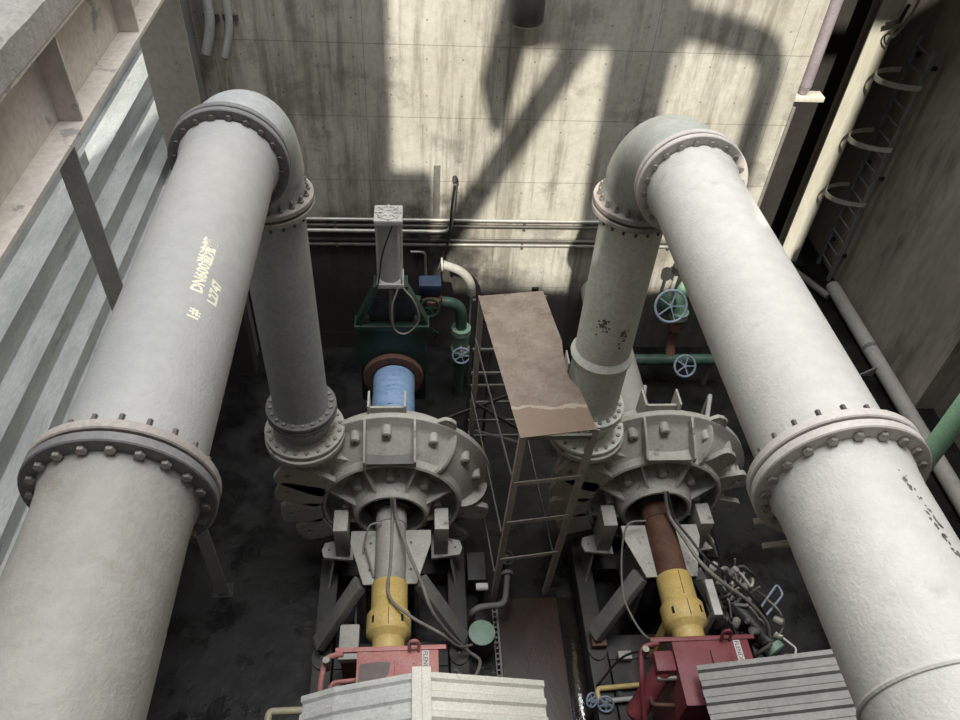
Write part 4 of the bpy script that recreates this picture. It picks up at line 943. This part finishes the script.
for x, y in ((3.82, 4.45), (4.2, 3.95), (4.24, 3.7), (3.95, 4.15), (4.1, 3.62), (3.7, 4.65)):
    MB().lathe([(.03, 0), (.035, .03), (.035, .07), (.02, .1)], (x, y, -8.52), (random.uniform(-1, 1), -.5, .6), 10).build('fitting', random.choice(('conduit', 'paper', 'bolt')), s)
MB().tube(fillet([(4.14, 4.30, -8.5), (4.40, 4.55, -8.40), (4.44, 4.42, -8.42), (4.18, 4.2, -8.5)], .05), .014, 8).build('lever', 'blue_wheel', s)
MB().tube(fillet([(4.22, 3.98, -8.5), (4.40, 3.78, -8.5), (4.34, 3.66, -8.5), (4.15, 3.55, -8.5)], .03), .012, 8).build('tube', 'paper', s)
cable([(3.62, 5.2, -8.0), (3.75, 4.95, -8.3), (3.82, 4.7, -8.55), (3.86, 4.45, -8.47)], .02, 'cable_black', 'black hose along the right side of the right pump foot')
cable([(3.70, 5.25, -8.35), (3.86, 4.95, -8.6), (3.98, 4.70, -8.85), (4.0, 4.5, -8.9)], .026, 'conduit_dark', 'dark braided hose outside the right pump foot')
q = MB().box(3.36, 3.46, 4.0, 4.45, -8.15, -8.05).box(3.38, 3.44, 4.05, 4.12, -8.862, -8.151)
tag(q.build('lubricator', 'paper', bevel=.015), 'white and black lubricator beside the right yellow guard', 'lubricator')
# ------------------------------------------------------------------ light
sun = bpy.data.lights.new('sun', 'SUN'); sun.energy = 5.6; sun.angle = math.radians(.6); sun.color = (1, .955, .86)
so = bpy.data.objects.new('sun', sun); COL.objects.link(so)
so.rotation_mode = 'QUATERNION'; so.rotation_quaternion = V((0, 0, -1)).rotation_difference(V((.15, .73, -.67)))
so.location = (0, -8, 20)
ar = bpy.data.lights.new('skylight', 'AREA'); ar.shape = 'RECTANGLE'; ar.size = 12; ar.size_y = 6.5; ar.energy = 3500; ar.color = (.97, .985, 1)
ao = bpy.data.objects.new('skylight', ar); COL.objects.link(ao); ao.location = (.5, 6.2, 14+H)
a2 = bpy.data.lights.new('glare_light', 'AREA'); a2.shape = 'RECTANGLE'; a2.size = .55; a2.size_y = 2.8; a2.energy = 330  # unseen lamp added for the glare on the wet cover
o2 = bpy.data.objects.new('glare_light', a2); COL.objects.link(o2); o2.location = (5.55, 9.6, 9.0+H); o2.rotation_euler = (math.radians(-60), 0, 0)
wd = bpy.data.worlds.new('world'); S.world = wd; wd.use_nodes = True
wd.node_tree.nodes['Background'].inputs[0].default_value = (.92, .95, 1, 1); wd.node_tree.nodes['Background'].inputs[1].default_value = .5

# ------------------------------------------------------------------ camera
cam = bpy.data.cameras.new('camera'); cam.sensor_width = 36; cam.lens = 36*770/960; cam.clip_end = 200; cam.clip_start = .05
co = bpy.data.objects.new('camera', cam); COL.objects.link(co)
R = Matrix(((0.99671428, -0.00322561, 0.08093355), (-0.05977786, -0.70353937, 0.70813767), (0.05465576, -0.71064896, -0.70142056)))
B = Matrix((R @ V((1, 0, 0)), R @ V((0, -1, 0)), R @ V((0, 0, -1)))).transposed()
co.matrix_world = Matrix.Translation((0, 0, H)) @ B.to_4x4()
S.camera = co
S.view_settings.view_transform = 'Standard'; S.view_settings.look = 'None'; S.view_settings.gamma = 1; S.view_settings.exposure = 0
S.view_settings.use_curve_mapping = False
